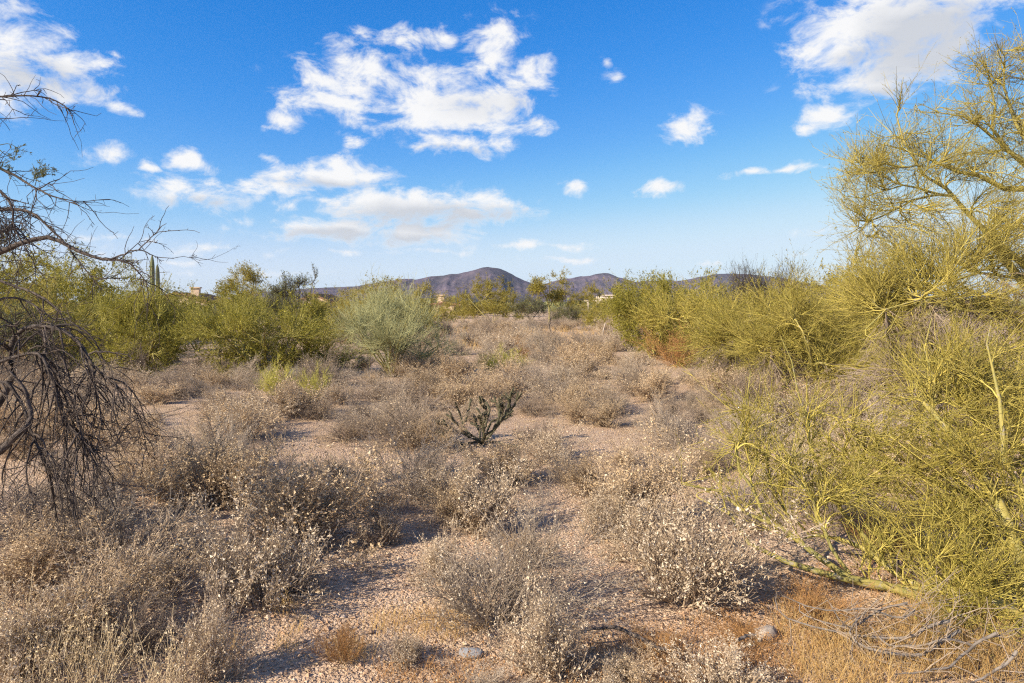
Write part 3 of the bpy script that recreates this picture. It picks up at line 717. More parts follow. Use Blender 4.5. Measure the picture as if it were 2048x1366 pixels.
def build_mesquite():
    rng = np.random.default_rng(71)
    root = thing('mesquite_tree', 'bare dark mesquite with arching drooping branches hanging in beside the camera', 'tree', tuple(MQ))
    TP, TR = limb_array([np.array(t) for t in mq_trunks], 10)
    for i in range(len(TP)):
        V, Q = tubes(TP[i:i + 1], TR[i:i + 1], 10); obj('trunk', build('trunk', V, Q, mat=MT['mesquite_bark']), root)
    LP, LR = limb_array([np.array(l) for l in mq_limbs], 22)
    LP = LP + np.cumsum(rng.normal(size=LP.shape), 1) * .0035
    for i in range(len(LP)):
        V, Q = tubes(LP[i:i + 1], LR[i:i + 1], 8); obj('limb', build('limb', V, Q, mat=MT['mesquite_bark']), root)
    g = Geo()
    low = [6, 7, 8, 10, 12]
    P2, R2 = spawn(rng, LP[low], LR[low], 90, .25, .95, (42, 15), (.36, .13), 8, .0060, .35, -2.4, .15)
    P2b, R2b = spawn(rng, LP, LR, 120, .2, 1., (40, 15), (.22, .09), 8, .0040, .35, -.5, .17)
    P2c = np.concatenate([P2, P2b]); R2c = np.concatenate([R2, R2b])
    g.add(*tubes(P2c, R2c, 5))
    P3, R3 = spawn(rng, P2c, R2c, 700, .15, 1., (42, 15), (.20, .09), 6, .0026, .4, -.5, .2)
    g.add(*tubes(P3, R3, 4))
    P3b, R3b = spawn(rng, LP, LR, 160, .3, 1., (45, 15), (.16, .07), 5, .0024, .4, -.1, .2)
    g.add(*tubes(P3b, R3b, 4))
    A = np.concatenate([P2c[:, ::2][:, :4], P3[:, ::2][:, :4]]); B = np.concatenate([R2c[:, ::2][:, :4], R3[:, ::2][:, :4]])
    Ps, Rs = spawn(rng, A, B, 2600, .05, 1., (60, 18), (.022, .012), 2, .0019, .6, 0, .2)     # spurs and thorns
    g.add(*tubes(Ps, Rs, 3))
    Ps, Rs = spawn(rng, LP, LR, 380, .25, 1., (60, 18), (.02, .012), 2, .0026, .6, 0, .2)
    g.add(*tubes(Ps, Rs, 3))
    # a tangled knot of twigs in the fork
    c = at(8, 455, 4.75) - MQ
    K = c + rng.normal(size=(170, 3)) * np.array([.06, .08, .06])
    d = unit(rng.normal(size=(170, 3)) + np.array([.3, 0, -.4]))
    PK = np.stack([K, K + d * .07 + rng.normal(size=(170, 3)) * .02, K + d * .13 + rng.normal(size=(170, 3)) * .03], 1)
    g.add(*tubes(PK, np.full((170, 3), .0025), 3))
    obj('branches', g.mesh('branches', MT['mesquite_twig']), root, 'stuff')
    # the last green leaf sprays
    sp = [px_limb(r, MQ) for r in [[(70, 372, 4.55, .003), (80, 345, 4.55, .002), (108, 338, 4.55, .001)], [(66, 365, 4.55, .003), (72, 350, 4.5, .002), (84, 334, 4.5, .001)], [(0, 290, 4.6, .003), (20, 288, 4.6, .002), (45, 302, 4.6, .001)],
          [(0, 300, 4.5, .003), (12, 310, 4.5, .002), (35, 320, 4.5, .001)], [(-30, 330, 4.6, .003), (5, 325, 4.6, .002), (25, 335, 4.6, .001)], [(55, 372, 4.55, .003), (66, 360, 4.55, .002), (95, 348, 4.5, .001)]]]
    SP, SR = limb_array([np.array(s) for s in sp], 8)
    q, qr = spawn(rng, SP, SR, 60, .2, 1., (50, 12), (.05, .015), 4, .0012, .5, 0, .1)
    g = Geo(); g.add(*tubes(SP, SR, 4)); g.add(*tubes(q, qr, 3))
    V, T = leaf_faces(rng, q, qr, 900, (.016, .004), .3, .05, 1., .2, spread=.6); g.add(V, T=T)
    obj('foliage', g.mesh('foliage', MT['mesquite_leaf'], False), root, 'stuff')
build_mesquite()

# ---- low yellow palo verde reaching in from the other side
FP = np.array([2.72, 3.55, 0.]); FP[2] = tz(FP[0], FP[1])
fp_trunks = [[(0, 0, -.1, .045), (-.08, .05, .06, .036), (-.25, .1, .10, .03), (-.40, .2, .12, .022)],
             [(0, 0, -.05, .05), (.05, .2, .35, .036), (.02, .5, .75, .028), (-.1, .8, 1.05, .015)],
             [(0, 0, -.05, .05), (.3, .1, .5, .036), (.5, .2, 1.0, .03), (.55, .2, 1.45, .016)]]
fp_limbs = [px_limb(r, FP) for r in [
 [(2020, 1235, 3.62, .023), (1930, 1200, 3.75, .023), (1857, 1184, 3.9, .023), (1792, 1182, 3.95, .022), (1732, 1178, 3.98, .023), (1671, 1163, 4.02, .021), (1622, 1148, 4.06, .019), (1577, 1127, 4.10, .016), (1525, 1095, 4.15, .013), (1498, 1073, 4.18, .011), (1487, 1043, 4.2, .009), (1427, 1005, 4.3, .0075), (1395, 985, 4.35, .004)],
 [(1960, 1215, 3.7, .022), (1840, 1190, 3.85, .023), (1770, 1176, 3.95, .025), (1698, 1148, 4.03, .022), (1641, 1114, 4.1, .019), (1596, 1092, 4.15, .017), (1554, 1062, 4.22, .014), (1528, 1042, 4.28, .012), (1464, 997, 4.38, .010), (1423, 980, 4.43, .008), (1370, 962, 4.5, .004)],
 [(1980, 1205, 3.75, .022), (1900, 1195, 3.9, .022), (1841, 1172, 4.05, .024), (1773, 1129, 4.2, .021), (1739, 1103, 4.28, .018), (1687, 1077, 4.38, .013), (1640, 1070, 4.45, .009), (1590, 1085, 4.5, .004)],
 [(1551, 1056, 4.24, .012), (1517, 1005, 4.3, .011), (1479, 944, 4.38, .010), (1477, 899, 4.42, .009), (1491, 850, 4.46, .007), (1498, 800, 4.5, .005), (1500, 745, 4.52, .003)],
 [(1773, 1129, 4.2, .015), (1720, 1060, 4.3, .014), (1690, 1015, 4.35, .012), (1655, 960, 4.4, .010), (1630, 900, 4.45, .009), (1612, 845, 4.5, .008), (1600, 790, 4.5, .006), (1585, 724, 4.5, .004), (1572, 675, 4.5, .002)],
 [(2070, 1130, 3.8, .022), (2004, 1031, 4.0, .019), (1943, 990, 4.1, .018), (1890, 944, 4.2, .014), (1868, 880, 4.3, .012), (1869, 796, 4.4, .010), (1862, 744, 4.45, .008), (1846, 698, 4.5, .005), (1856, 632, 4.5, .003)],
 [(1943, 990, 4.1, .014), (1860, 960, 4.2, .012), (1790, 935, 4.3, .010), (1724, 922, 4.4, .009), (1679, 899, 4.45, .007), (1630, 850, 4.5, .004), (1600, 815, 4.5, .002)],
 [(2080, 1000, 4.0, .02), (2047, 900, 4.2, .018), (2004, 866, 4.3, .016), (1968, 846, 4.35, .012), (1920, 800, 4.4, .008), (1890, 740, 4.5, .004)],
 [(2100, 1100, 3.7, .02), (2040, 1000, 3.8, .016), (2010, 880, 3.9, .014), (1990, 780, 4.0, .009), (1985, 690, 4.0, .005), (1990, 640, 4.0, .002)],
 [(1700, 1148, 4.03, .012), (1660, 1095, 4.1, .011), (1640, 1040, 4.15, .009), (1610, 980, 4.2, .006), (1580, 930, 4.2, .003)],
 [(1620, 1072, 4.45, .008), (1560, 1010, 4.5, .007), (1540, 960, 4.55, .006), (1530, 900, 4.6, .004), (1545, 840, 4.6, .002)]]]
def lobes_px(rows, origin): return [(*(at(p, q, y) - np.array(origin)), rx, ry, rz, *w) for p, q, y, rx, ry, rz, *w in rows]
fp_lobes = lobes_px([(1500, 930, 4.45, .34, .35, .30), (1480, 830, 4.5, .22, .3, .22), (1600, 960, 4.4, .35, .35, .30), (1610, 820, 4.5, .30, .3, .32), (1700, 900, 4.4, .40, .4, .30), (1720, 1000, 4.3, .35, .35, .22),
    (1830, 930, 4.2, .42, .4, .35), (1850, 780, 4.4, .38, .35, .35), (1850, 1060, 4.0, .36, .35, .26), (1950, 880, 4.2, .42, .4, .38), (1970, 1040, 3.9, .42, .35, .34), (2050, 950, 4.0, .42, .4, .5), (2000, 1180, 3.7, .36, .3, .28),
    (2070, 1130, 3.6, .40, .3, .40), (1960, 760, 4.3, .35, .35, .28), (2090, 780, 4.2, .4, .4, .4), (1420, 960, 4.4, .15, .2, .10), (1960, 1240, 3.55, .25, .2, .15), (2030, 1230, 3.45, .30, .2, .25), (1930, 1270, 3.4, .22, .15, .14), (1880, 1130, 3.8, .3, .25, .18)], FP)
make_tree('palo_verde', 'low yellow-green palo verde whose smooth limbs lean across the gravel near the camera', 'tree', FP, fp_trunks, fp_lobes, 31, MT['pv_bark'], MT['pv_twig'], MT['pv_leaf'],
          320, 3300, 13000, 24000, len3=(.24, .10), len4=(.07, .03), r2=.0068, r3=.0029, r4=.0015, leaf_size=(.0125, .004), up3=.35, ang3=(38, 14), extra_limbs=fp_limbs, limb_sub=False, shell=.4)

# ---- tall palo verde behind it
BT = np.array([8.75, 9.9, 0.]); BT[2] = tz(BT[0], BT[1])
bt_trunks = [[(0, 0, -.1, .17), (-.15, 0, .6, .15), (-.25, .1, 1.4, .12), (-.45, .1, 2.3, .10), (-.6, .1, 3.0, .08), (-.5, .2, 3.8, .05), (-.5, .3, 4.7, .025)],
             [(0, 0, 0, .13), (-.4, -.2, .7, .11), (-1.0, -.3, 1.3, .085), (-1.5, -.2, 2.0, .06), (-1.9, -.1, 2.6, .05)],
             [(0, 0, .1, .12), (.6, .3, 1.2, .1), (1.2, .5, 2.6, .06), (1.5, .5, 3.8, .03)]]
bt_limbs = [px_limb(r, BT) for r in [
 [(2150, 440, 9.95, 0.0629), (2048, 381, 9.9, 0.0429), (1995, 370, 9.9, 0.0370), (1956, 356, 9.8, 0.0311), (1896, 337, 9.8, 0.0222), (1850, 312, 9.8, 0.0148), (1800, 300, 9.7, 0.0089), (1755, 290, 9.7, 0.0044)],
 [(2080, 560, 9.8, 0.0555), (2000, 480, 9.7, 0.0407), (1959, 442, 9.7, 0.0340), (1926, 416, 9.6, 0.0296), (1910, 393, 9.6, 0.0266), (1883, 366, 9.6, 0.0222), (1844, 333, 9.5, 0.0178), (1811, 281, 9.5, 0.0126), (1798, 248, 9.5, 0.0096), (1801, 208, 9.5, 0.0074), (1806, 155, 9.5, 0.0030)],
 [(1908, 392, 9.6, 0.0222), (1864, 385, 9.5, 0.0178), (1831, 370, 9.4, 0.0141), (1798, 370, 9.4, 0.0111), (1732, 396, 9.3, 0.0074), (1690, 390, 9.3, 0.0037)],
 [(1910, 392, 9.6, 0.0207), (1831, 396, 9.4, 0.0148), (1784, 422, 9.3, 0.0111), (1732, 445, 9.2, 0.0074), (1712, 495, 9.2, 0.0030)],
 [(2120, 380, 9.9, 0.0444), (2045, 313, 9.9, 0.0296), (1995, 281, 9.9, 0.0222), (1946, 241, 9.9, 0.0155), (1896, 234, 9.9, 0.0096), (1846, 205, 9.9, 0.0044)],
 [(2100, 360, 10.1, 0.0407), (2028, 307, 10.1, 0.0266), (1985, 261, 10.1, 0.0207), (1982, 208, 10.1, 0.0148), (1979, 149, 10.1, 0.0089), (1958, 100, 10.1, 0.0037)],
 [(2080, 330, 10, 0.0370), (2035, 260, 10, 0.0252), (2012, 180, 10, 0.0148), (2008, 116, 10, 0.0089), (1994, 80, 10, 0.0037)],
 [(2120, 300, 10, 0.0333), (2085, 200, 10, 0.0222), (2060, 120, 10, 0.0118), (2050, 70, 10, 0.0059)],
 [(1844, 333, 9.5, 0.0133), (1790, 335, 9.3, 0.0096), (1730, 345, 9.2, 0.0067), (1690, 335, 9.2, 0.0037), (1672, 345, 9.2, 0.0022)],
 [(2110, 620, 9.4, 0.0333), (2040, 560, 9.2, 0.0237), (1970, 545, 9.0, 0.0178), (1900, 565, 8.8, 0.0126), (1840, 600, 8.7, 0.0118), (1770, 620, 8.6, 0.0059)],
 [(2120, 700, 9.2, 0.0333), (2020, 640, 8.8, 0.0222), (1930, 610, 8.5, 0.0163), (1860, 590, 8.4, 0.0126), (1790, 610, 8.3, 0.0089), (1720, 650, 8.2, 0.0059)],
 [(2130, 760, 9.0, 0.0296), (2040, 720, 8.6, 0.0207), (1960, 700, 8.3, 0.0148), (1900, 720, 8.1, 0.0104), (1850, 800, 8.0, 0.0074)]]]
bt_top = lobes_px([(1700, 360, 9.25, .35, .5, .30), (1760, 330, 9.5, .5, .6, .35), (1800, 230, 9.5, .18, .3, .5), (1850, 270, 9.8, .4, .5, .4), (1950, 230, 9.9, .45, .5, .5), (1965, 140, 10, .25, .4, .4), (2020, 150, 10, .3, .4, .5),
    (2060, 250, 10, .5, .6, .6), (1720, 430, 9.2, .35, .5, .35), (1870, 340, 9.6, .6, .6, .35), (1980, 320, 9.9, .5, .5, .4), (2060, 110, 10, .3, .4, .35), (1790, 400, 9.3, .4, .5, .3)], BT)
bt_low = lobes_px([(1850, 440, 9.0, .55, .7, .40), (1960, 470, 9.0, .7, .8, .55), (2070, 500, 9.0, .7, .8, .7), (1800, 520, 8.9, .45, .6, .45), (1890, 590, 8.6, .7, .8, .5), (2010, 640, 8.5, .8, .8, .7), (1800, 640, 8.6, .6, .7, .45),
    (1740, 620, 8.9, .4, .5, .4), (1900, 720, 8.2, .6, .7, .45), (2050, 780, 8.0, .7, .7, .6), (1800, 730, 8.5, .5, .6, .35), (2040, 400, 9.6, .6, .7, .5), (1745, 530, 8.9, .45, .5, .35, 2), (1800, 580, 8.8, .5, .5, .35, 2), (1725, 590, 8.9, .35, .5, .3, 2), (1860, 520, 8.9, .5, .5, .35, 1.5)], BT)
bt_dead = lobes_px([(1770, 700, 8.6, .5, .5, .5), (1800, 790, 8.4, .55, .5, .35), (1880, 660, 8.4, .5, .5, .4), (1950, 720, 8.2, .6, .5, .5), (2030, 600, 8.6, .5, .5, .5), (1990, 850, 8.0, .6, .5, .3), (1740, 760, 8.8, .4, .4, .35)], BT)
make_tree('palo_verde', 'tallest palo verde with bare feathery top rising against the sky', 'tree', BT, bt_trunks, [(*l, 2.6) for l in bt_top] + bt_low, 41, MT['pv_bark'], MT['pv_twig'], MT['pv_leaf'],
          480, 6400, 21000, 48000, len3=(.36, .14), len4=(.12, .05), r2=.011, r3=.0042, r4=.0021, leaf_size=(.014, .004), up3=.30, extra_limbs=bt_limbs, limb_sub=False, shell=.35, dead=2000, dead_lobes=bt_dead)

# ---- the row of palo verdes along that side
pv_bush('yellow-green palo verde with grey dead skirt next to the tallest palo verde', 1640, 11.2, 3.2, 2.0, 51, n=(170, 2400, 9000, 22000), dead=1000, leaf_w=.32, leaf_size=(.028, .008), D_=2.6, low=.2)
pv_bush('broad dusty palo verde with drooping grey twigs in the middle of the row', 1530, 14.0, 3.5, 2.15, 52, n=(150, 2000, 7500, 22000), dead=900, r3=.005, r4=.0028, leaf_w=.32, leaf_size=(.034, .009))
pv_bush('olive palo verde behind the rusty shrub, with thin twigs poking above its crown', 1430, 18.0, 3.7, 2.3, 53, n=(130, 1800, 7000, 22000), dead=400, r3=.0058, r4=.0033, leaf_w=.32, leaf_size=(.042, .011))
pv_bush('bright green round palo verde with dark forked trunk showing under its crown', 1308, 20.5, 3.0, 2.6, 54, 'green', n=(150, 2000, 7000, 30000), r3=.006, r4=.0034, leaf_w=.32, leaf_size=(.055, .014), dead=150, low=.02, up3=.6)
# ---- bushes on the mesquite side
pv_bush('broad low yellow-green palo verde bush, widest of those before the far trees', 532, 15.9, 3.7, 1.8, 55, 'green', n=(180, 2400, 7500, 32000), r3=.0055, r4=.003, leaf_w=.32, leaf_size=(.045, .012), D_=3.0, dead=250, low=-.08, up3=.7, ang3=(26, 12))
bl = np.random.default_rng(56); bs, blob_ = [], []
for i in range(15):                                   # a fan of thin pale stems from one foot
    a = 2 * np.pi * i / 15 + bl.uniform(-.2, .2); e = R(bl.uniform(32, 84)); Lg = bl.uniform(1.35, 1.85) * (1 if e > .9 else .85)
    d = np.array([math.cos(a) * math.cos(e), math.sin(a) * math.cos(e), math.sin(e)])
    bs.append([(*(d * .02 - [0, 0, .05]), .022), (*(d * Lg * .35 + [0, 0, .02]), .017), (*(d * Lg * .7 + bl.normal(size=3) * .05), .011), (*(d * Lg + bl.normal(size=3) * .08 + [0, 0, .1]), .004)])
    blob_ += [(*(d * Lg * .85), .32, .32, .30), (*(d * Lg * .5), .25, .25, .22)]
make_tree('palo_verde', 'pale grey-green palo verde bush with many thin upright stems', 'tree', (-2.73, 15.6, tz(-2.73, 15.6)), bs, blob_, 56, MT['pv_bark'], MT['pvb_twig'], MT['pvb_twig'], 240, 2000, 6500, 0,
          len3=(.55, .18), len4=(.16, .06), r2=.008, r3=.0044, r4=.0025, up3=1.0, ang3=(18, 9), limb_sub=False, shell=.3)
pv_bush('rounded olive palo verde bush behind the hanging mesquite branches', 290, 16.6, 3.0, 2.05, 57, 'green', n=(160, 2200, 7500, 28000), r3=.0055, r4=.003, leaf_w=.32, leaf_size=(.045, .012), dead=500, low=-.08, up3=.6, ang3=(28, 12))

# ------------------------------------------------------------------ low desert shrubs: a few kinds, each plant its own object
def shrub_meshes(kind, seed):
    """one shrub about 1 m wide: (woody mesh, leafy mesh or None)"""
    g = np.random.default_rng(seed)
    P_ = dict(  # stems, elevation mean/sd, stem length, wiggle, shoots, twigs, leaves, leaf size, leaf width, stem radius, up, woody mat, leaf mat
        pale=(36, 46, 22, .50, .10, 420, 1500, 6200, (.0175, .006), .52, .0042, .30, 'shrub_twig', 'pale_leaf'),
        tan=(36, 52, 20, .56, .08, 460, 2000, 9500, (.0155, .005), .55, .0036, .30, 'shrub_twig', 'tan_leaf'),
        grey=(46, 42, 20, .56, .08, 600, 2600, 4200, (.013, .004), .5, .0034, .12, 'grey_twig', 'pale_leaf'),
        dark=(44, 40, 24, .52, .13, 560, 2300, 2000, (.013, .005), .50, .0040, .0, 'dead_twig', 'tan_leaf'),
        rust=(40, 55, 18, .60, .07, 420, 1500, 2300, (.013, .005), .55, .0034, .35, 'rust_twig', 'rust_leaf'),
        yellow=(40, 58, 16, .55, .07, 420, 1900, 1800, (.016, .005), .35, .0034, .5, 'yellow_twig', 'pv_leaf'),
        silver=(40, 55, 16, .50, .07, 420, 1600, 1500, (.016, .005), .4, .0036, .4, 'silver_twig', 'silver_twig'))[kind]
    ns, em, es, sl, wg, n1, n2, nl, ls, lw, sr, up, wm, lm = P_
    e = np.radians(np.clip(g.normal(em, es, ns), 4, 88)); a = g.uniform(0, 2 * np.pi, ns)
    d = np.stack([np.cos(e) * np.cos(a), np.cos(e) * np.sin(a), np.sin(e)], 1)
    p = g.normal(size=(ns, 3)) * np.array([.035, .035, 0]) - np.array([0, 0, .03])
    a0 = g.uniform(0, 6.28); Lg = sl * g.uniform(.55, 1.2, ns) * (1 + .28 * np.cos(a - a0) + .16 * np.cos(3 * a + a0)) * (1 - .12 * np.abs(np.sin(e)))
    pts = [p]; v = d
    for s in range(6):
        v = v + g.normal(size=v.shape) * wg; v[:, 2] += up / 6; v = unit(v)
        p = p + v * (Lg / 6)[:, None]; pts.append(p)
    P0 = np.stack(pts, 1); P0[:, 1:, 2] = np.maximum(P0[:, 1:, 2], .012)
    R0 = sr * g.uniform(.8, 1.5, ns)[:, None] * np.linspace(1, .35, 7)[None]
    P1, R1 = spawn(g, P0, R0, n1, .15, 1., (30, 12), (.20, .07), 3, sr * .55, .45, up, .12, rel=.35)
    P2, R2 = spawn(g, P1, R1, n2, .15, 1., (34, 14), (.085, .03), 2, sr * .36, .5, up, .14)
    for q in (P1, P2): q[:, :, 2] = np.maximum(q[:, :, 2], .008)
    G = Geo(); G.add(*tubes(P0, R0, 4)); G.add(*tubes(P1, R1, 3)); G.add(*tubes(P2, R2, 3))
    wood = G.mesh('branches', MT[wm])
    A = np.concatenate([P2, P1[:, 1:]]); B = np.concatenate([R2, R1[:, 1:]])
    V, T = leaf_faces(g, A, B, nl, ls, lw, .2, 1., .45, droop=.2 if kind == 'pale' else 0)
    V[:, 2] = np.maximum(V[:, 2], .004)
    return wood, build('foliage', V, tris=T, mat=MT[lm], smooth=False)
MT['silver_twig'] = material('silver_twig', [(.38, .36, .34), (.52, .50, .48)], .8, .2)
KINDS = {k: [shrub_meshes(k, 900 + 17 * i + s) for i in range(n)] for s, (k, n) in enumerate((('pale', 3), ('tan', 3), ('grey', 2), ('dark', 2), ('rust', 1), ('yellow', 1), ('silver', 1)))}
SH = []            # (kind, x, y, width, height)
def sh(kind, px, py, wpx, hpx):
    p = on_ground(px, py)
    SH.append((kind, p[0], p[1], wpx / FPX * p[1], hpx / FPX * p[1]))
for r in [  # the shrubs nearest the camera, from the photograph: kind, foot px, foot py, width, height
 ('pale', 1368, 1190, 330, 225), ('pale', 1110, 1335, 215, 200), ('pale', 512, 1190, 270, 205), ('tan', 600, 1085, 330, 230), ('grey', 990, 1228, 350, 235), ('tan', 745, 1022, 110, 95),
 ('pale', 965, 1052, 210, 140), ('tan', 905, 1040, 150, 120), ('grey', 825, 985, 230, 135), ('dark', 695, 884, 105, 70), ('dark', 820, 893, 220, 95), ('tan', 1268, 1035, 270, 190), ('pale', 1205, 1062, 150, 120),
 ('pale', 1290, 1105, 210, 150), ('tan', 1180, 985, 130, 100), ('dark', 1330, 868, 150, 75), ('tan', 1150, 848, 95, 70), ('tan', 1165, 815, 120, 70), ('grey', 1225, 828, 95, 65), ('dark', 1290, 790, 120, 55), ('tan', 1005, 800, 130, 62),
 ('grey', 255, 1115, 340, 210), ('pale', 405, 1345, 190, 185), ('tan', 170, 1270, 360, 215), ('dark', 290, 1290, 180, 120), ('dark', 95, 1050, 300, 160), ('tan', 330, 1000, 240, 150), ('tan', 450, 1010, 240, 170), ('grey', 420, 985, 190, 150),
 ('pale', 600, 1165, 90, 70), ('pale', 820, 1300, 100, 70), ('rust', 690, 1300, 110, 90), ('pale', 1440, 1360, 250, 110), ('tan', 60, 1180, 260, 170), ('pale', 30, 1330, 240, 150), ('tan', 680, 970, 110, 70), ('pale', 770, 1075, 120, 95),
 ('pale', 870, 1140, 150, 105), ('tan', 1060, 1120, 120, 90), ('pale', 310, 1180, 220, 120), ('tan', 860, 900, 120, 70), ('pale', 1090, 920, 130, 80), ('tan', 1010, 960, 180, 105), ('dark', 1435, 925, 120, 60), ('grey', 1330, 960, 120, 85),
 ('pale', 1560, 1010, 160, 100), ('grey', 1630, 985, 130, 80), ('tan', 1250, 1330, 150, 70), ('rust', 1330, 1290, 160, 60), ('rust', 1620, 1220, 180, 70), ('rust', 1490, 1260, 130, 45), ('grey', 940, 1362, 180, 50), ('pale', 1210, 1375, 150, 60),
 ('tan', 210, 900, 170, 95), ('tan', 120, 880, 160, 95), ('tan', 290, 905, 110, 80), ('dark', 350, 800, 120, 55), ('pale', 480, 855, 150, 70), ('tan', 590, 835, 170, 80), ('dark', 640, 838, 90, 55), ('yellow', 548, 792, 95, 78), ('yellow', 632, 800, 95, 74),
 ('yellow', 990, 744, 125, 58), ('yellow', 1030, 738, 80, 40), ('rust', 1042, 722, 45, 30), ('rust', 1355, 738, 120, 85), ('silver', 610, 752, 60, 42), ('silver', 590, 762, 40, 30), ('tan', 830, 785, 100, 60), ('grey', 470, 770, 110, 50), ('tan', 1140, 742, 120, 62), ('grey', 1470, 860, 130, 70),
 ('tan', 1440, 800, 150, 72), ('pale', 1560, 860, 170, 90), ('tan', 1600, 800, 150, 80), ('dark', 1700, 850, 170, 90), ('grey', 1790, 900, 200, 110), ('tan', 1690, 940, 160, 90), ('rust', 1780, 1110, 160, 80), ('dark', 1075, 652, 90, 26), ('dark', 1125, 655, 80, 22), ('dark', 1020, 648, 70, 18)]: sh(*r)  # last three dark shrubs put in for the shadow below the far mound
# gravel clearings the photograph leaves open: px, py, half width, half height
OPEN = [(1090, 1075, 60, 60), (1085, 970, 50, 75), (1110, 870, 60, 30), (1040, 800, 60, 18), (640, 900, 130, 48), (280, 830, 100, 16), (1490, 1150, 110, 60), (720, 1120, 80, 60), (620, 1310, 180, 55), (880, 1250, 70, 60), (1250, 1240, 90, 60),
        (1420, 920, 60, 20), (1290, 845, 40, 10), (1130, 790, 40, 10), (450, 800, 60, 8), (1660, 1100, 100, 40), (330, 870, 60, 14), (760, 1330, 120, 40), (960, 890, 75, 16), (965, 915, 70, 22), (1350, 745, 80, 14), (1000, 752, 95, 16), (590, 800, 95, 16), (610, 765, 50, 10)]
g = np.random.default_rng(2024)
def pxof(x, y): return CX + x / y * FPX, HY + CAM_H / y * FPX
def is_open(x, y):
    p, q = pxof(x, y)
    return any(((p - a) / w) ** 2 + ((q - b) / h) ** 2 < 1 for a, b, w, h in OPEN)
tries = 0
while len(SH) < 365 and tries < 60000:
    tries += 1
    y = 5.0 * (62 / 5.0) ** (g.random() ** 1.05)
    p = g.uniform(-20, 2060); x = (p - CX) / FPX * y
    if y > 22 and not (640 < p < 1330): continue
    if y > 13 and p > 1480: continue
    if is_open(x, y): continue
    far = y > 20
    w = g.uniform(.42, 1.3) * (1.3 if far else 1.0); h = w * g.uniform(.42, .66)
    if any((x - a) ** 2 + (y - b) ** 2 < ((w + c) * (.40 if y < 9 else .33)) ** 2 for _, a, b, c, _h in SH): continue
    q = g.random()
    k = 'tan' if q < .32 else 'pale' if q < .50 else 'grey' if q < .70 else 'dark' if q < .94 else 'rust' if far and q > .965 else 'grey'
    SH.append((k, x, y, w, h))
# labels: look first, then where it stands
LOOK = {'pale': ('pale leafy brittlebush', 'brittlebush'), 'tan': ('tan straw-leaved shrub', 'dry_shrub'), 'grey': ('grey twiggy leafless shrub', 'twiggy_shrub'), 'dark': ('dark tangled dead shrub', 'dead_shrub'),
        'rust': ('rust-coloured dry shrub', 'rusty_shrub'), 'yellow': ('yellow-green broom-like shrub', 'broom_shrub'), 'silver': ('silvery grey small shrub', 'silvery_shrub')}
MARKS = [('the branching cholla', *on_ground(965, 885)[:2]), ('the pale upright-stemmed bush', -2.73, 15.6), ('the widest green bush', -5.7, 15.9), ('the round green palo verde', 4.1, 20.5), ('the hanging mesquite branches', -3.1, 4.6),
         ('the leaning yellow palo verde', 1.9, 4.2), ('the grey flat stone', *on_ground(940, 1285)[:2]), ('the white rock', *on_ground(1530, 1262)[:2]), ('the tall feathery palo verde', 5.6, 8.6), ('the rusty shrub row', 5.2, 14.0), ('the round olive bush', -9.4, 17.5),
         ('the far lone tree', 4.0, 62.), ('the dead stick', *on_ground(1207, 672)[:2]), ('the gravel strip', *on_ground(1090, 1040)[:2]), ('the leaf-bare open patch', *on_ground(640, 900)[:2]), ('the camera tripod spot', -.9, 2.6)]
MARKS[9] = ('the broad dusty palo verde', 5.2, 14.0); MARKS[14] = ('the striped gravel patch', *on_ground(640, 905)[:2]); MARKS[15] = ('the orange gravel litter', *on_ground(1000, 1340)[:2]); MARKS[12] = ('the pale leaning stake', *on_ground(1207, 672)[:2])
ORD = ['', 'second ', 'third ', 'fourth ', 'fifth ', 'sixth ', 'seventh ', 'eighth ', 'ninth ', 'tenth ', 'eleventh ', 'twelfth ', 'thirteenth ', 'fourteenth ', 'fifteenth ', 'sixteenth ', 'seventeenth ', 'eighteenth ']
rows = []
for i, (k, x, y, w, h) in enumerate(SH):
    dist = [math.hypot((x / y - mx / my) * 2.2, math.log(y / my)) for _, mx, my in MARKS]
    j = int(np.argmin(dist)); _, mx, my = MARKS[j]
    dx, dy = (x / y - mx / my) * 2.2, math.log(y / my)
    if abs(dy) > abs(dx): rel = 'behind' if dy > 0 else 'in front of'
    else: rel = 'on the tallest-tree side of' if dx > 0 else 'on the mesquite side of'
    rows.append((k, j, rel, dist[j], i))
rows.sort(key=lambda r: r[3])
seen = {}; lab = {}
for k, j, rel, d, i in rows:
    n = seen.get((k, j, rel), 0); seen[(k, j, rel)] = n + 1
    lk = LOOK[k][0]
    lab[i] = f"{lk}, {ORD[n] + 'one ' if n else 'first one '}{rel} {MARKS[j][0]}"
proto = {}
for i, (k, x, y, w, h) in enumerate(SH):
    ms = KINDS[k]; m = i % len(ms)
    zc = max(v[2] for v in ((ms[m][0].vertices[q].co) for q in range(0, len(ms[m][0].vertices), 37)))
    q = g.uniform(.84, 1.18); s = (w / .92 * q, w / .92 / q, h / zc * 1.14)
    loc = (x, y, tz(x, y) - .01)
    if (k, m) not in proto:
        r = thing(LOOK[k][1], lab[i], 'shrub', loc, g.uniform(0, 6.28), LOOK[k][0] + 's', s)
        obj('branches', ms[m][0], r, 'stuff'); obj('foliage', ms[m][1], r, 'stuff')
        proto[(k, m)] = r
    else:
        copy_tree(proto[(k, m)], loc, g.uniform(0, 6.28), s, lab[i])

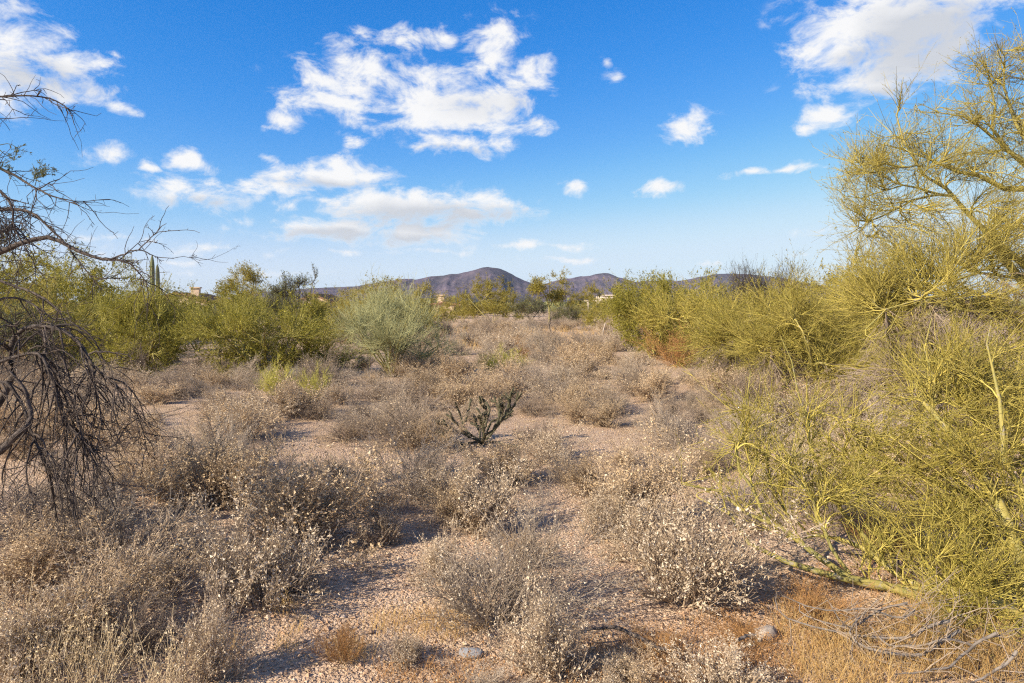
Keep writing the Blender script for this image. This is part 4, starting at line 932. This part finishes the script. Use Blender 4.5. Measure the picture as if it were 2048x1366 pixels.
# ------------------------------------------------------------------ dry grass, straw and litter
def blades(n, X, Y, hgt, lean, rad, seed, nseg=2):
    g = np.random.default_rng(seed)
    p = np.stack([X, Y, terrain(X, Y) - .01], 1)
    a = g.uniform(0, 2 * np.pi, n); l = np.abs(g.normal(0, lean, n))
    v = np.stack([np.sin(l) * np.cos(a), np.sin(l) * np.sin(a), np.cos(l)], 1)
    out = [p]
    for s in range(nseg):
        v = unit(v + g.normal(size=v.shape) * .10 + np.stack([np.cos(a), np.sin(a), -np.ones(n) * .3], 1) * .10)
        p = p + v * (hgt / nseg)[:, None]; out.append(p)
    return np.stack(out, 1), rad * g.uniform(.7, 1.3, n)[:, None] * np.linspace(1, .35, nseg + 1)[None]
def grass_patch(name, spots, n, h, lean, rad, mat, seed, beads=0, bead=.0045):
    """spots: px, py, half width, half height of patches on the ground"""
    g = np.random.default_rng(seed)
    sp = np.array(spots, float); w = sp[:, 2] * sp[:, 3]; k = g.choice(len(sp), n, p=w / w.sum())
    r = np.sqrt(g.random(n)); a = g.uniform(0, 2 * np.pi, n)
    px, py = sp[k, 0] + sp[k, 2] * r * np.cos(a), sp[k, 1] + sp[k, 3] * r * np.sin(a)
    Y = CAM_H * FPX / (py - HY); X = (px - CX) / FPX * Y
    c = vnoise(X * 4, Y * 4, seed) + g.random(n) * .6 > -.05                      # tufted, not even
    X, Y = X[c], Y[c]; n = len(X)
    P, Rr = blades(n, X, Y, np.clip(g.normal(h, h * .35, n), h * .2, None), lean, rad, seed + 1)
    G = Geo(); G.add(*tubes(P, Rr, 3))
    if beads:
        V, T = leaf_faces(g, P, Rr, beads, (bead * 2, bead * .5), .8, .5, 1., .5); G.add(V, T=T)
    o = obj(name, G.mesh(name, mat, False), None, 'stuff')
    return o
grass_patch('dry_grass', [(1760, 1320, 190, 60), (1640, 1250, 90, 40), (1900, 1290, 120, 60), (1850, 1230, 100, 30), (1990, 1340, 90, 40)], 4600, .12, .45, .0011, MT['straw'], 301)
grass_patch('dry_grass', [(1300, 1310, 250, 60), (1560, 1250, 200, 55), (1690, 1170, 140, 35), (900, 1330, 160, 40), (1450, 1330, 160, 50)], 4600, .07, .5, .0010, MT['rust_twig'], 302, 4500)
grass_patch('dry_grass', [(120, 1335, 150, 50), (60, 1280, 80, 30), (330, 1360, 60, 20)], 700, .22, .25, .0013, MT['pale_straw'], 303, 1800, .006)
grass_patch('dry_grass', [(570, 1280, 25, 15), (565, 1205, 40, 15), (590, 1245, 20, 12), (380, 1130, 70, 25), (840, 1235, 120, 30), (960, 1215, 90, 25), (700, 1290, 50, 22), (340, 1090, 60, 20), (420, 1290, 60, 40)], 2300, .085, .35, .0010, MT['straw'], 304)
grass_patch('dry_grass', [(1750, 880, 260, 40), (1650, 960, 160, 40), (1480, 735, 80, 9), (1380, 728, 110, 8), (560, 765, 120, 10), (1150, 735, 120, 12), (950, 660, 120, 6), (1080, 690, 160, 8)], 2600, .22, .35, .0022, MT['pale_straw'], 305)
grass_patch('dry_weeds', [(400, 850, 420, 70), (900, 800, 420, 60), (1350, 830, 260, 80), (300, 960, 330, 70), (850, 960, 260, 60), (1300, 960, 180, 60), (1550, 900, 200, 90)], 3600, .10, .6, .0018, MT['tan_leaf'], 306, 9000, .007)
grass_patch('dry_grass', [(950, 662, 130, 14), (1110, 668, 120, 14), (1040, 690, 160, 12), (920, 640, 60, 6), (1180, 700, 60, 8)], 3400, .30, .35, .006, MT['straw'], 307)
# twigs and leaf litter on the gravel
gl = np.random.default_rng(77)
n = 5200
Y = 2.7 + 8 * gl.random(n) ** 1.6; X = (gl.random(n) * 2 - 1) * .8 * Y
near = np.zeros(n, bool)
for k, a, b, w, h in SH[:90]: near |= (X - a) ** 2 + (Y - b) ** 2 < (w * .62) ** 2
keep = near | (gl.random(n) < .22); X, Y = X[keep], Y[keep]; n = len(X)
a = gl.uniform(0, 2 * np.pi, n); l = gl.uniform(.02, .10, n)
P0 = np.stack([X, Y, terrain(X, Y) + .008], 1); d = np.stack([np.cos(a), np.sin(a), gl.normal(0, .08, n)], 1)
PL = np.stack([P0, P0 + d * l[:, None] * .5 + gl.normal(size=(n, 3)) * .006, P0 + d * l[:, None]], 1)
G = Geo(); G.add(*tubes(PL, np.full((n, 3), .0016), 3)); V, T = leaf_faces(gl, PL, np.ones((n, 3)), 5200, (.016, .005), .5, 0, 1., .4); G.add(V, T=T)
obj('litter', G.mesh('litter', MT['tan_leaf'], False), None, 'stuff')

# ------------------------------------------------------------------ cholla, saguaro and other single things
def cholla(label, base, s, seed, n0=9, name='cholla_cactus'):
    g = np.random.default_rng(seed)
    root = thing(name, label, 'cactus', (base[0], base[1], tz(base[0], base[1])), 0, None, (s, s, s))
    segs = []
    for i in range(n0):                                # arms fan out of one foot, then fork
        a = 2 * np.pi * i / n0 + g.uniform(-.3, .3); e = np.radians(g.uniform(6, 50))
        p = np.array([0, 0, .02]); d = np.array([np.cos(a) * np.cos(e), np.sin(a) * np.cos(e), np.sin(e)])
        def arm(p, d, depth, L0, r):
            q = p + d * L0
            segs.append((p, q, r, depth))
            if depth >= 4: return
            for c in range(1 if (depth < 1 or g.random() < .25) else 2 if depth < 3 or g.random() < .5 else 3):
                dd = unit(d + g.normal(size=3) * .42 + np.array([0, 0, .18]))
                arm(q, dd, depth + 1, L0 * g.uniform(.75, 1.0), r * .93)
        arm(p, d, 0, g.uniform(.12, .18), .0135)
    for p, q, r, dep in segs[:290]:
        P = np.linspace(p, q, 6)[None] + np.concatenate([np.zeros((1, 1, 3)), g.normal(size=(1, 4, 3)) * .004, np.zeros((1, 1, 3))], 1)
        V, Q = tubes(P, (r * np.array([.75, 1.0, 1.05, 1.05, .95, .55]))[None], 7)
        j = obj('joint', build('joint', V, Q, mat=MT['cholla_skin']), root)
        n = 30
        t = g.random(n); an = g.uniform(0, 2 * np.pi, n); ax = unit(q - p); u = unit(np.cross(ax, [.3, .5, .8])); w = np.cross(ax, u)
        o0 = p + (q - p) * t[:, None]; nd = u * np.cos(an)[:, None] + w * np.sin(an)[:, None] + ax * g.normal(.2, .4, n)[:, None]
        PS = np.stack([o0 + unit(nd) * r * .9, o0 + unit(nd) * (r + g.uniform(.012, .032, n)[:, None])], 1)
        V, Q = tubes(PS, np.tile(np.array([.0011, .0004]), (n, 1)), 3)
        obj('spines', build('spines', V, Q, mat=MT['cholla_spine']), j, 'stuff')
    return root
c0 = cholla('dark branching cholla cactus rising from the shrubs in the middle of the clearing', on_ground(965, 892), 1.12, 7, 12)
c1 = cholla('pale spiny cholla at the foot of the widest green bush', on_ground(462, 752), 1.0, 12, 7)
c2 = cholla('small dark cholla skeleton in the far grey scrub below the low mound', on_ground(1098, 704), 1.05, 15, 5)

def saguaro(label, px, Y):
    x = (px - CX) / FPX * Y
    root = thing('saguaro_cactus', label, 'cactus', (x, Y, tz(x, Y)))
    def column(name, path, r, ribs=12):
        P = resample([(*p, r) for p in path], 22)[None]
        k = ribs * 2; an = np.arange(k) * 2 * np.pi / k
        T = unit(np.gradient(P[:, :, :3], axis=1)); A = unit(np.cross(T, np.array([0, 1.0, .05]))); B = np.cross(T, A)
        rr = r * np.concatenate([np.linspace(.85, 1, 4), np.ones(13), np.array([.97, .92, .8, .55, .12])])[None, :, None] * (1 + .09 * np.where(np.arange(k) % 2, 1, -1))[None, None, :]
        V = P[:, :, None, :3] + rr[..., None] * (np.cos(an)[None, None, :, None] * A[:, :, None] + np.sin(an)[None, None, :, None] * B[:, :, None])
        S = 22; j = np.arange(S - 1)[:, None] * k; a = np.arange(k)[None]; b = (a + 1) % k
        Q = np.stack([j + a, j + b, j + k + b, j + k + a], -1).reshape(-1, 4)
        return obj(name, build(name, V.reshape(-1, 3), Q, mat=MT['saguaro_skin'], smooth=False), root)
    column('column', [(0, 0, -.2), (0, 0, 2), (-.02, 0, 5.05)], .145)
    column('arm', [(.1, 0, 1.2), (.30, .05, 1.3), (.36, .05, 1.8), (.30, .05, 4.4)], .125)
    return root
saguaro('tall saguaro with two close columns standing above the olive bushes', 305, 46)

def stone(label, p, d, seed, mat, rz=0., name='rock'):
    g = np.random.default_rng(seed)
    nu, nv = 14, 9
    u = np.linspace(0, 2 * np.pi, nu, endpoint=False); v = np.linspace(-np.pi / 2, np.pi / 2, nv)
    U, W = np.meshgrid(u, v)
    D = np.stack([np.cos(W) * np.cos(U), np.cos(W) * np.sin(U), np.sin(W)], -1)
    f = 1 + .28 * vnoise(D[..., 0] * 1.7 + seed, D[..., 1] * 1.7 + D[..., 2] * 1.3, seed) + .12 * vnoise(D[..., 0] * 4 + D[..., 2] * 3, D[..., 1] * 4, seed + 1)
    V = np.sign(D) * np.abs(D) ** .8 * f[..., None] * np.array(d) / 2
    i = np.arange(nu * nv).reshape(nv, nu); j = np.roll(i, -1, 1)
    me = build(name, V, np.stack([i[:-1], j[:-1], j[1:], i[1:]], -1), mat=mat)
    o = obj(name, me); o.location = (p[0], p[1], tz(p[0], p[1]) + d[2] * .25); o.rotation_euler = (0, 0, rz)
    o['label'] = label; o['category'] = 'rock'
    return o
stone('whitish lumpy rock on the orange ground cover', on_ground(1532, 1262), (.13, .09, .09), 3, MT['stone'], .4)
stone('grey flat stone lying on orange gravel near the bottom edge', on_ground(942, 1286), (.12, .07, .045), 8, MT['grey_stone'], -.2)
stone('small pale stone at the edge of the brittlebush shadow', on_ground(1398, 1188), (.06, .045, .04), 15, MT['stone'], .9)
stone('small tan stone beside the dark fallen stick', on_ground(1305, 1175), (.04, .035, .03), 19, MT['stone'], .2)

def sticks(name, label, cat, base, paths, mat, shoots=0, seed=1, rad=.004, slen=(.14, .06)):
    g = np.random.default_rng(seed)
    root = thing(name, label, cat, (base[0], base[1], tz(base[0], base[1])))
    o = np.array([base[0], base[1], tz(base[0], base[1])])
    Ls = [np.array([(*(np.array(q[:3]) - o), q[3]) for q in p]) for p in paths]
    P, Rr = limb_array(Ls, 16)
    P = P + np.cumsum(g.normal(size=P.shape), 1) * .0032
    for i in range(len(P)):
        V, Q = tubes(P[i:i + 1], Rr[i:i + 1], 7); obj('stick', build('stick', V, Q, mat=mat), root)
    if shoots:
        A, B = spawn(g, P, Rr, shoots, .15, 1., (42, 14), slen, 5, rad, .4, .1, .16)
        A[:, :, 2] = np.maximum(A[:, :, 2], .012)
        G = Geo(); G.add(*tubes(A, B, 4))
        A2, B2 = spawn(g, A, B, shoots * 3, .2, 1., (45, 14), (slen[0] * .45, slen[1] * .4), 3, rad * .5, .4, .1, .16)
        A2[:, :, 2] = np.maximum(A2[:, :, 2], .008)
        G.add(*tubes(A2, B2, 3)); obj('branches', G.mesh('branches', MT['dead_twig']), root, 'stuff')
    return root
def gp(rows, z5=True):
    out = []
    for a, b, h, r in rows:
        p, q = (1528 + .3776 * a, 850 + .3776 * b) if z5 else (a, b)
        w = on_ground(p, q, h); out.append((w[0], w[1], w[2], r))
    return out
dead_paths = [gp(r) for r in [
 [(68, 880, .16, 0.0016), (65, 960, .12, 0.0027), (120, 1020, .10, 0.0037), (250, 1060, .09, 0.0042), (380, 1082, .08, 0.0048), (470, 1098, .08, 0.0053), (680, 1112, .09, 0.0064), (790, 1100, .12, 0.0074), (890, 1050, .16, 0.0080), (1010, 1010, .2, 0.0085)],
 [(600, 930, .16, 0.0032), (530, 1010, .12, 0.0042), (470, 1080, .09, 0.0053), (470, 1140, .06, 0.0059), (560, 1198, .05, 0.0064), (640, 1215, .05, 0.0069), (830, 1222, .06, 0.0080), (940, 1160, .10, 0.0085), (1060, 1080, .16, 0.0085)],
 [(190, 945, .15, 0.0021), (210, 1000, .12, 0.0032), (430, 1055, .10, 0.0042), (520, 1000, .12, 0.0053), (620, 950, .16, 0.0059), (720, 930, .18, 0.0064)],
 [(690, 1326, .04, 0.0027), (850, 1305, .05, 0.0042), (1000, 1268, .07, 0.0053), (1110, 1190, .12, 0.0064), (1250, 1130, .2, 0.0074)],
 [(100, 905, .14, 0.0021), (250, 960, .12, 0.0032), (400, 985, .12, 0.0042), (520, 975, .14, 0.0048), (700, 1015, .15, 0.0048), (780, 970, .18, 0.0053)],
 [(1100, 1366, .03, 0.0037), (1190, 1325, .05, 0.0053), (1270, 1290, .08, 0.0064), (1350, 1210, .15, 0.0074)],
 [(560, 1060, .1, 0.0027), (660, 1160, .07, 0.0037), (800, 1165, .08, 0.0048), (960, 1135, .12, 0.0053), (1120, 1165, .1, 0.0064)],
 [(330, 930, .18, 0.0016), (390, 1010, .14, 0.0027), (430, 1050, .11, 0.0032)]]]
sticks('fallen_branch', 'weathered grey dead branch spreading over orange grass under the leaning palo verde', 'branch', on_ground(1900, 1270), dead_paths, MT['dead_wood'], 85, 5, .0030, (.2, .08))
sticks('fallen_stick', 'dark curved fallen stick on the gravel beside the nearest pale brittlebush', 'stick', on_ground(1250, 1270), [gp(r, False) for r in [[(1160, 1262, .04, .006), (1220, 1256, .06, .009), (1275, 1275, .04, .010), (1310, 1300, .02, .010), (1335, 1308, .02, .007)]]], MT['mesquite_bark'], 6, 6, .003, (.06, .03))
sticks('fallen_stick', 'short bleached stick lying next to the whitish rock', 'stick', on_ground(1500, 1275), [gp(r, False) for r in [[(1478, 1282, .02, .007), (1495, 1276, .022, .009), (1512, 1270, .02, .007)]]], MT['dead_wood'])
sticks('fallen_stick', 'thin pale stick bent over the gravel near a straw tuft', 'stick', on_ground(600, 1192), [gp(r, False) for r in [[(585, 1190, .02, .002), (607, 1196, .05, .003), (640, 1188, .03, .0025)]]], MT['dead_wood'])
sk = on_ground(1204, 676)
sticks('stake', 'pale leaning stake in the scrub in front of the bright green tree', 'stake', sk, [[(sk[0], sk[1], -.1, .035), (sk[0] + .08, sk[1], .35, .034), (sk[0] + .17, sk[1], .72, .03)]], MT['stone'])
sk = on_ground(1100, 690)
sticks('dead_stalk', 'thin dark dead stalk standing alone in the far scrub', 'stalk', sk, [[(sk[0], sk[1], -.1, .03), (sk[0] + .03, sk[1], .4, .028), (sk[0] - .02, sk[1], .8, .022), (sk[0] + .04, sk[1], 1.1, .03)]], MT['mesquite_bark'], 5, 9, .012, (.3, .1))
sk = on_ground(378, 660)
sticks('stump', 'pinkish weathered stump in the gap between two green bushes', 'stump', sk, [[(sk[0], sk[1], -.2, .17), (sk[0], sk[1], .3, .15), (sk[0] + .03, sk[1], .7, .14), (sk[0] + .02, sk[1], 1.0, .08)]], MT['stone'])

# ------------------------------------------------------------------ trees beyond the clearing
FAR = dict(r2=.02, r3=.009, r4=.0062, leaf_w=.34, leaf_size=(.085, .022), len3=(.5, .16), len4=(.2, .07))
def far_tree(name, label, px, Y, W, H, seed, kind, n=(70, 700, 3200, 7000), low=.2, **kw):
    return pv_bush(label, px, Y, W, H, seed, kind, name, n=n, low=low, group='trees beyond the clearing', **{**FAR, **kw})
t_olive = far_tree('palo_verde', 'broad rounded olive palo verde below the main peak', 985, 62, 6.6, 4.5, 101, 'pv', n=(90, 900, 3800, 20000), low=.05)
t_green = far_tree('palo_verde', 'rounded green palo verde behind the hanging mesquite twigs beside the saguaro', 215, 30, 5.0, 3.5, 102, 'green', n=(80, 800, 3400, 11000), low=.05)
t_dusty = far_tree('palo_verde', 'dusty tan-topped palo verde behind the pale grey-green bush', 780, 34, 5.6, 2.85, 103, 'pv', n=(80, 800, 3400, 9000), dead=400, low=.05)
t_dark = far_tree('mesquite_tree', 'dark leafy mesquite behind the widest green bush', 560, 38, 4.2, 2.6, 104, 'dark', n=(70, 700, 3200, 8500), low=.15)
def lollipop(name, label, px, Y, H, W, seed, mats, n, crown=.62, fork=.35, leaf_size=(.10, .026), **kw):
    """an open tree on a visible trunk"""
    g = np.random.default_rng(seed); x = (px - CX) / FPX * Y
    tr = [[(0, 0, -.1, .10), (.05, 0, H * fork * .6, .085), (-.03, 0, H * fork, .07), (-.25 * W * .5, 0, H * .6, .045), (-.3 * W, .1, H * .78, .02)], [(0, 0, H * fork * .7, .06), (.12 * W, .1, H * .52, .05), (.25 * W, 0, H * .75, .02)], [(0, 0, H * fork, .05), (.02, -.2, H * .65, .035), (0, -.1, H * .88, .015)]]
    lob = [(W * .5 * g.uniform(-.75, .75), W * .4 * g.uniform(-.7, .7), H * g.uniform(crown - .05, .93), W * .17, W * .17, H * .10) for i in range(9)]
    return make_tree(name, label, 'tree', (x, Y, tz(x, Y)), tr, lob, seed, MT[mats[0]], MT[mats[1]], MT[mats[2]], *n, group='trees beyond the clearing', leaf_size=leaf_size, **{**{k: v for k, v in FAR.items() if k != 'leaf_size'}, **kw})
lollipop('palo_verde', 'lone open-crowned tree with pale forked trunk between the two peaks', 1098, 62, 4.7, 3.8, 111, ('pv_bark', 'pv_twig', 'pv_leaf'), (60, 480, 2400, 11000), .48)
lollipop('ironwood_tree', 'sparse grey-green upright tree with pale twisted trunks right of the tile-roofed house'.replace('right of', 'next to'), 600, 30, 2.95, 1.9, 112, ('dead_wood', 'mesquite_twig', 'mesquite_leaf'), (60, 420, 1700, 3300), .5, .25, (.06, .016), len3=(.35, .1), len4=(.14, .05), r3=.006, r4=.0045, up3=.9)
lollipop('palo_verde', 'orange-tinted feathery tree rising just behind the tile-roofed house', 488, 42, 3.75, 2.5, 113, ('pv_bark', 'pv_twig', 'pv_leaf'), (60, 500, 2400, 4200), .55, .3)
tall = pv_bush('grey-green twiggy tree poking above the middle of the palo verde row', 1505, 19, 2.2, 3.05, 114, 'dark', 'ironwood_tree', n=(60, 600, 3000, 3600), low=.3, up3=.9, r3=.006, r4=.0042, leaf_size=(.026, .007))
placed = [  # source, px, Y, width factor, height factor, label
 (t_green, 130, 26, 1.1, 1.15, 'leafy green tree seen through the mesquite just outside its arch'),
 (t_green, 40, 22, 1.0, 1.1, 'tall olive tree at the very edge behind the mesquite twigs'),
 (t_dusty, 60, 34, 1.2, 1.4, 'dusty tree at the edge behind the tall olive tree'),
 (t_dark, 322, 37, .8, .70, 'dark green bush at the foot of the saguaro'),
 (t_dark, 350, 52, .5, .62, 'small dark tree in front of the tile-roofed house gable'),
 (t_green, 428, 33, 1.0, .72, 'olive tree hiding the lower walls of the tile-roofed house'),
 (t_olive, 520, 50, .8, .78, 'olive tree behind the orange-tinted feathery tree'),
 (t_dusty, 700, 47, .9, .95, 'reddish dusty tree just past the bare tan gable'),
 (t_dusty, 640, 29, .7, .60, 'rust-tinged bush below the bare tan gable'),
 (t_dusty, 850, 45, .9, 1.05, 'dusty olive bush at the end of the tan-topped thicket'),
 (t_olive, 925, 66, .5, .72, 'grey-green small tree with thin dark trunk left of the rounded olive palo verde'.replace('left of', 'close beside')),
 (t_dark, 1062, 74, 1.0, 1.1, 'dark low tree just behind the lone open-crowned tree'),
 (t_olive, 1150, 64, .75, .72, 'yellowish bush next to the lone open-crowned tree'),
 (t_olive, 1182, 60, .5, .85, 'small olive tree before the pale flat-roofed house'),
 (t_dark, 1130, 58, .7, .7, 'low dark bush under the lone open-crowned tree'),
 (t_dusty, 1215, 48, .7, .72, 'rusty low bush in front of the pale flat-roofed house'),
 (t_green, 1390, 27, .85, .86, 'green tree filling the gap behind the bright round palo verde'),
 (t_olive, 1600, 20, .6, .56, 'brown-speckled palo verde behind the grey dead skirt'),
 (t_dusty, 1690, 17, .7, .86, 'dense dusty palo verde tucked behind the tallest one'),
 (t_olive, 1770, 14, .5, .62, 'yellowish palo verde under the low limbs of the tallest one'),
 (t_green, 200, 21, .55, .55, 'low green bush under the mesquite arch'),
 (t_dusty, 90, 18, .65, .8, 'brownish bush right behind the mesquite arch'.replace('right behind', 'close behind')),
 (t_dark, 20, 16, .55, .75, 'dark green bush at the edge low behind the mesquite'),
 (t_green, 395, 24, .5, .55, 'small green bush between the olive bush and the widest bush'),
 (t_olive, 1010, 90, 1.1, .9, 'distant olive tree behind the rounded palo verde'),
 (t_dusty, 905, 84, 1.0, .92, 'distant dusty tree hiding the walls below the lone chimney'),
 (t_dark, 960, 95, 1.0, .8, 'distant dark tree between chimney and rounded palo verde'),
 (t_olive, 1240, 90, .8, .55, 'distant bush covering the foot of the pale house'),
 (t_dark, 1195, 100, .55, .7, 'distant dark tree beside the porch of the pale house'),
 (t_green, 440, 78, 1.0, .75, 'distant green tree beside the chimneyed house'),
 (t_dark, 395, 72, 1.1, .72, 'distant dark shrub before the chimneyed house'),
 (t_olive, 660, 84, .9, .42, 'distant olive tree before the bare tan gable'),
 (t_dusty, 610, 80, .9, .55, 'distant dusty tree on the saguaro side of the bare tan gable'),
 (t_olive, 745, 70, 1.0, .9, 'distant olive tree behind the tan-topped thicket'),
 (t_dark, 830, 75, 1.0, .8, 'distant dark tree at the end of the tan-topped thicket')]
gq = np.random.default_rng(61)
for src, px, Y, fw, fh_, label in placed:
    x = (px - CX) / FPX * Y
    copy_tree(src, (x, Y, tz(x, Y)), gq.uniform(0, 6.28), (fw, fw, fh_), label, 'trees beyond the clearing')
# the far scrub reads as one mass
gs = np.random.default_rng(99)
G = Geo(); n = 520
Y = gs.uniform(95, 700, n) ; X = gs.uniform(-.85, .85, n) * Y
for i in range(n):
    m = 34; c = gs.normal(size=(m, 3)) * np.array([1.5, 1.5, .62]) + np.array([X[i], Y[i], 1.05]); d = unit(gs.normal(size=(m, 3)) + [0, 0, .5])
    u = unit(np.cross(d, gs.normal(size=(m, 3))))
    V = np.stack([c, c + d * .8 + u * .28, c + d * 1.3, c + d * .8 - u * .28], 1).reshape(-1, 3); V[:, 2] = np.maximum(V[:, 2], 0) + tz(X[i], Y[i])
    k = np.arange(m)[:, None] * 4; G.add(V, T=np.concatenate([k + [0, 1, 2], k + [0, 2, 3]]))
obj('distant_vegetation', G.mesh('distant_vegetation', MT['mesquite_leaf'], False), None, 'stuff')
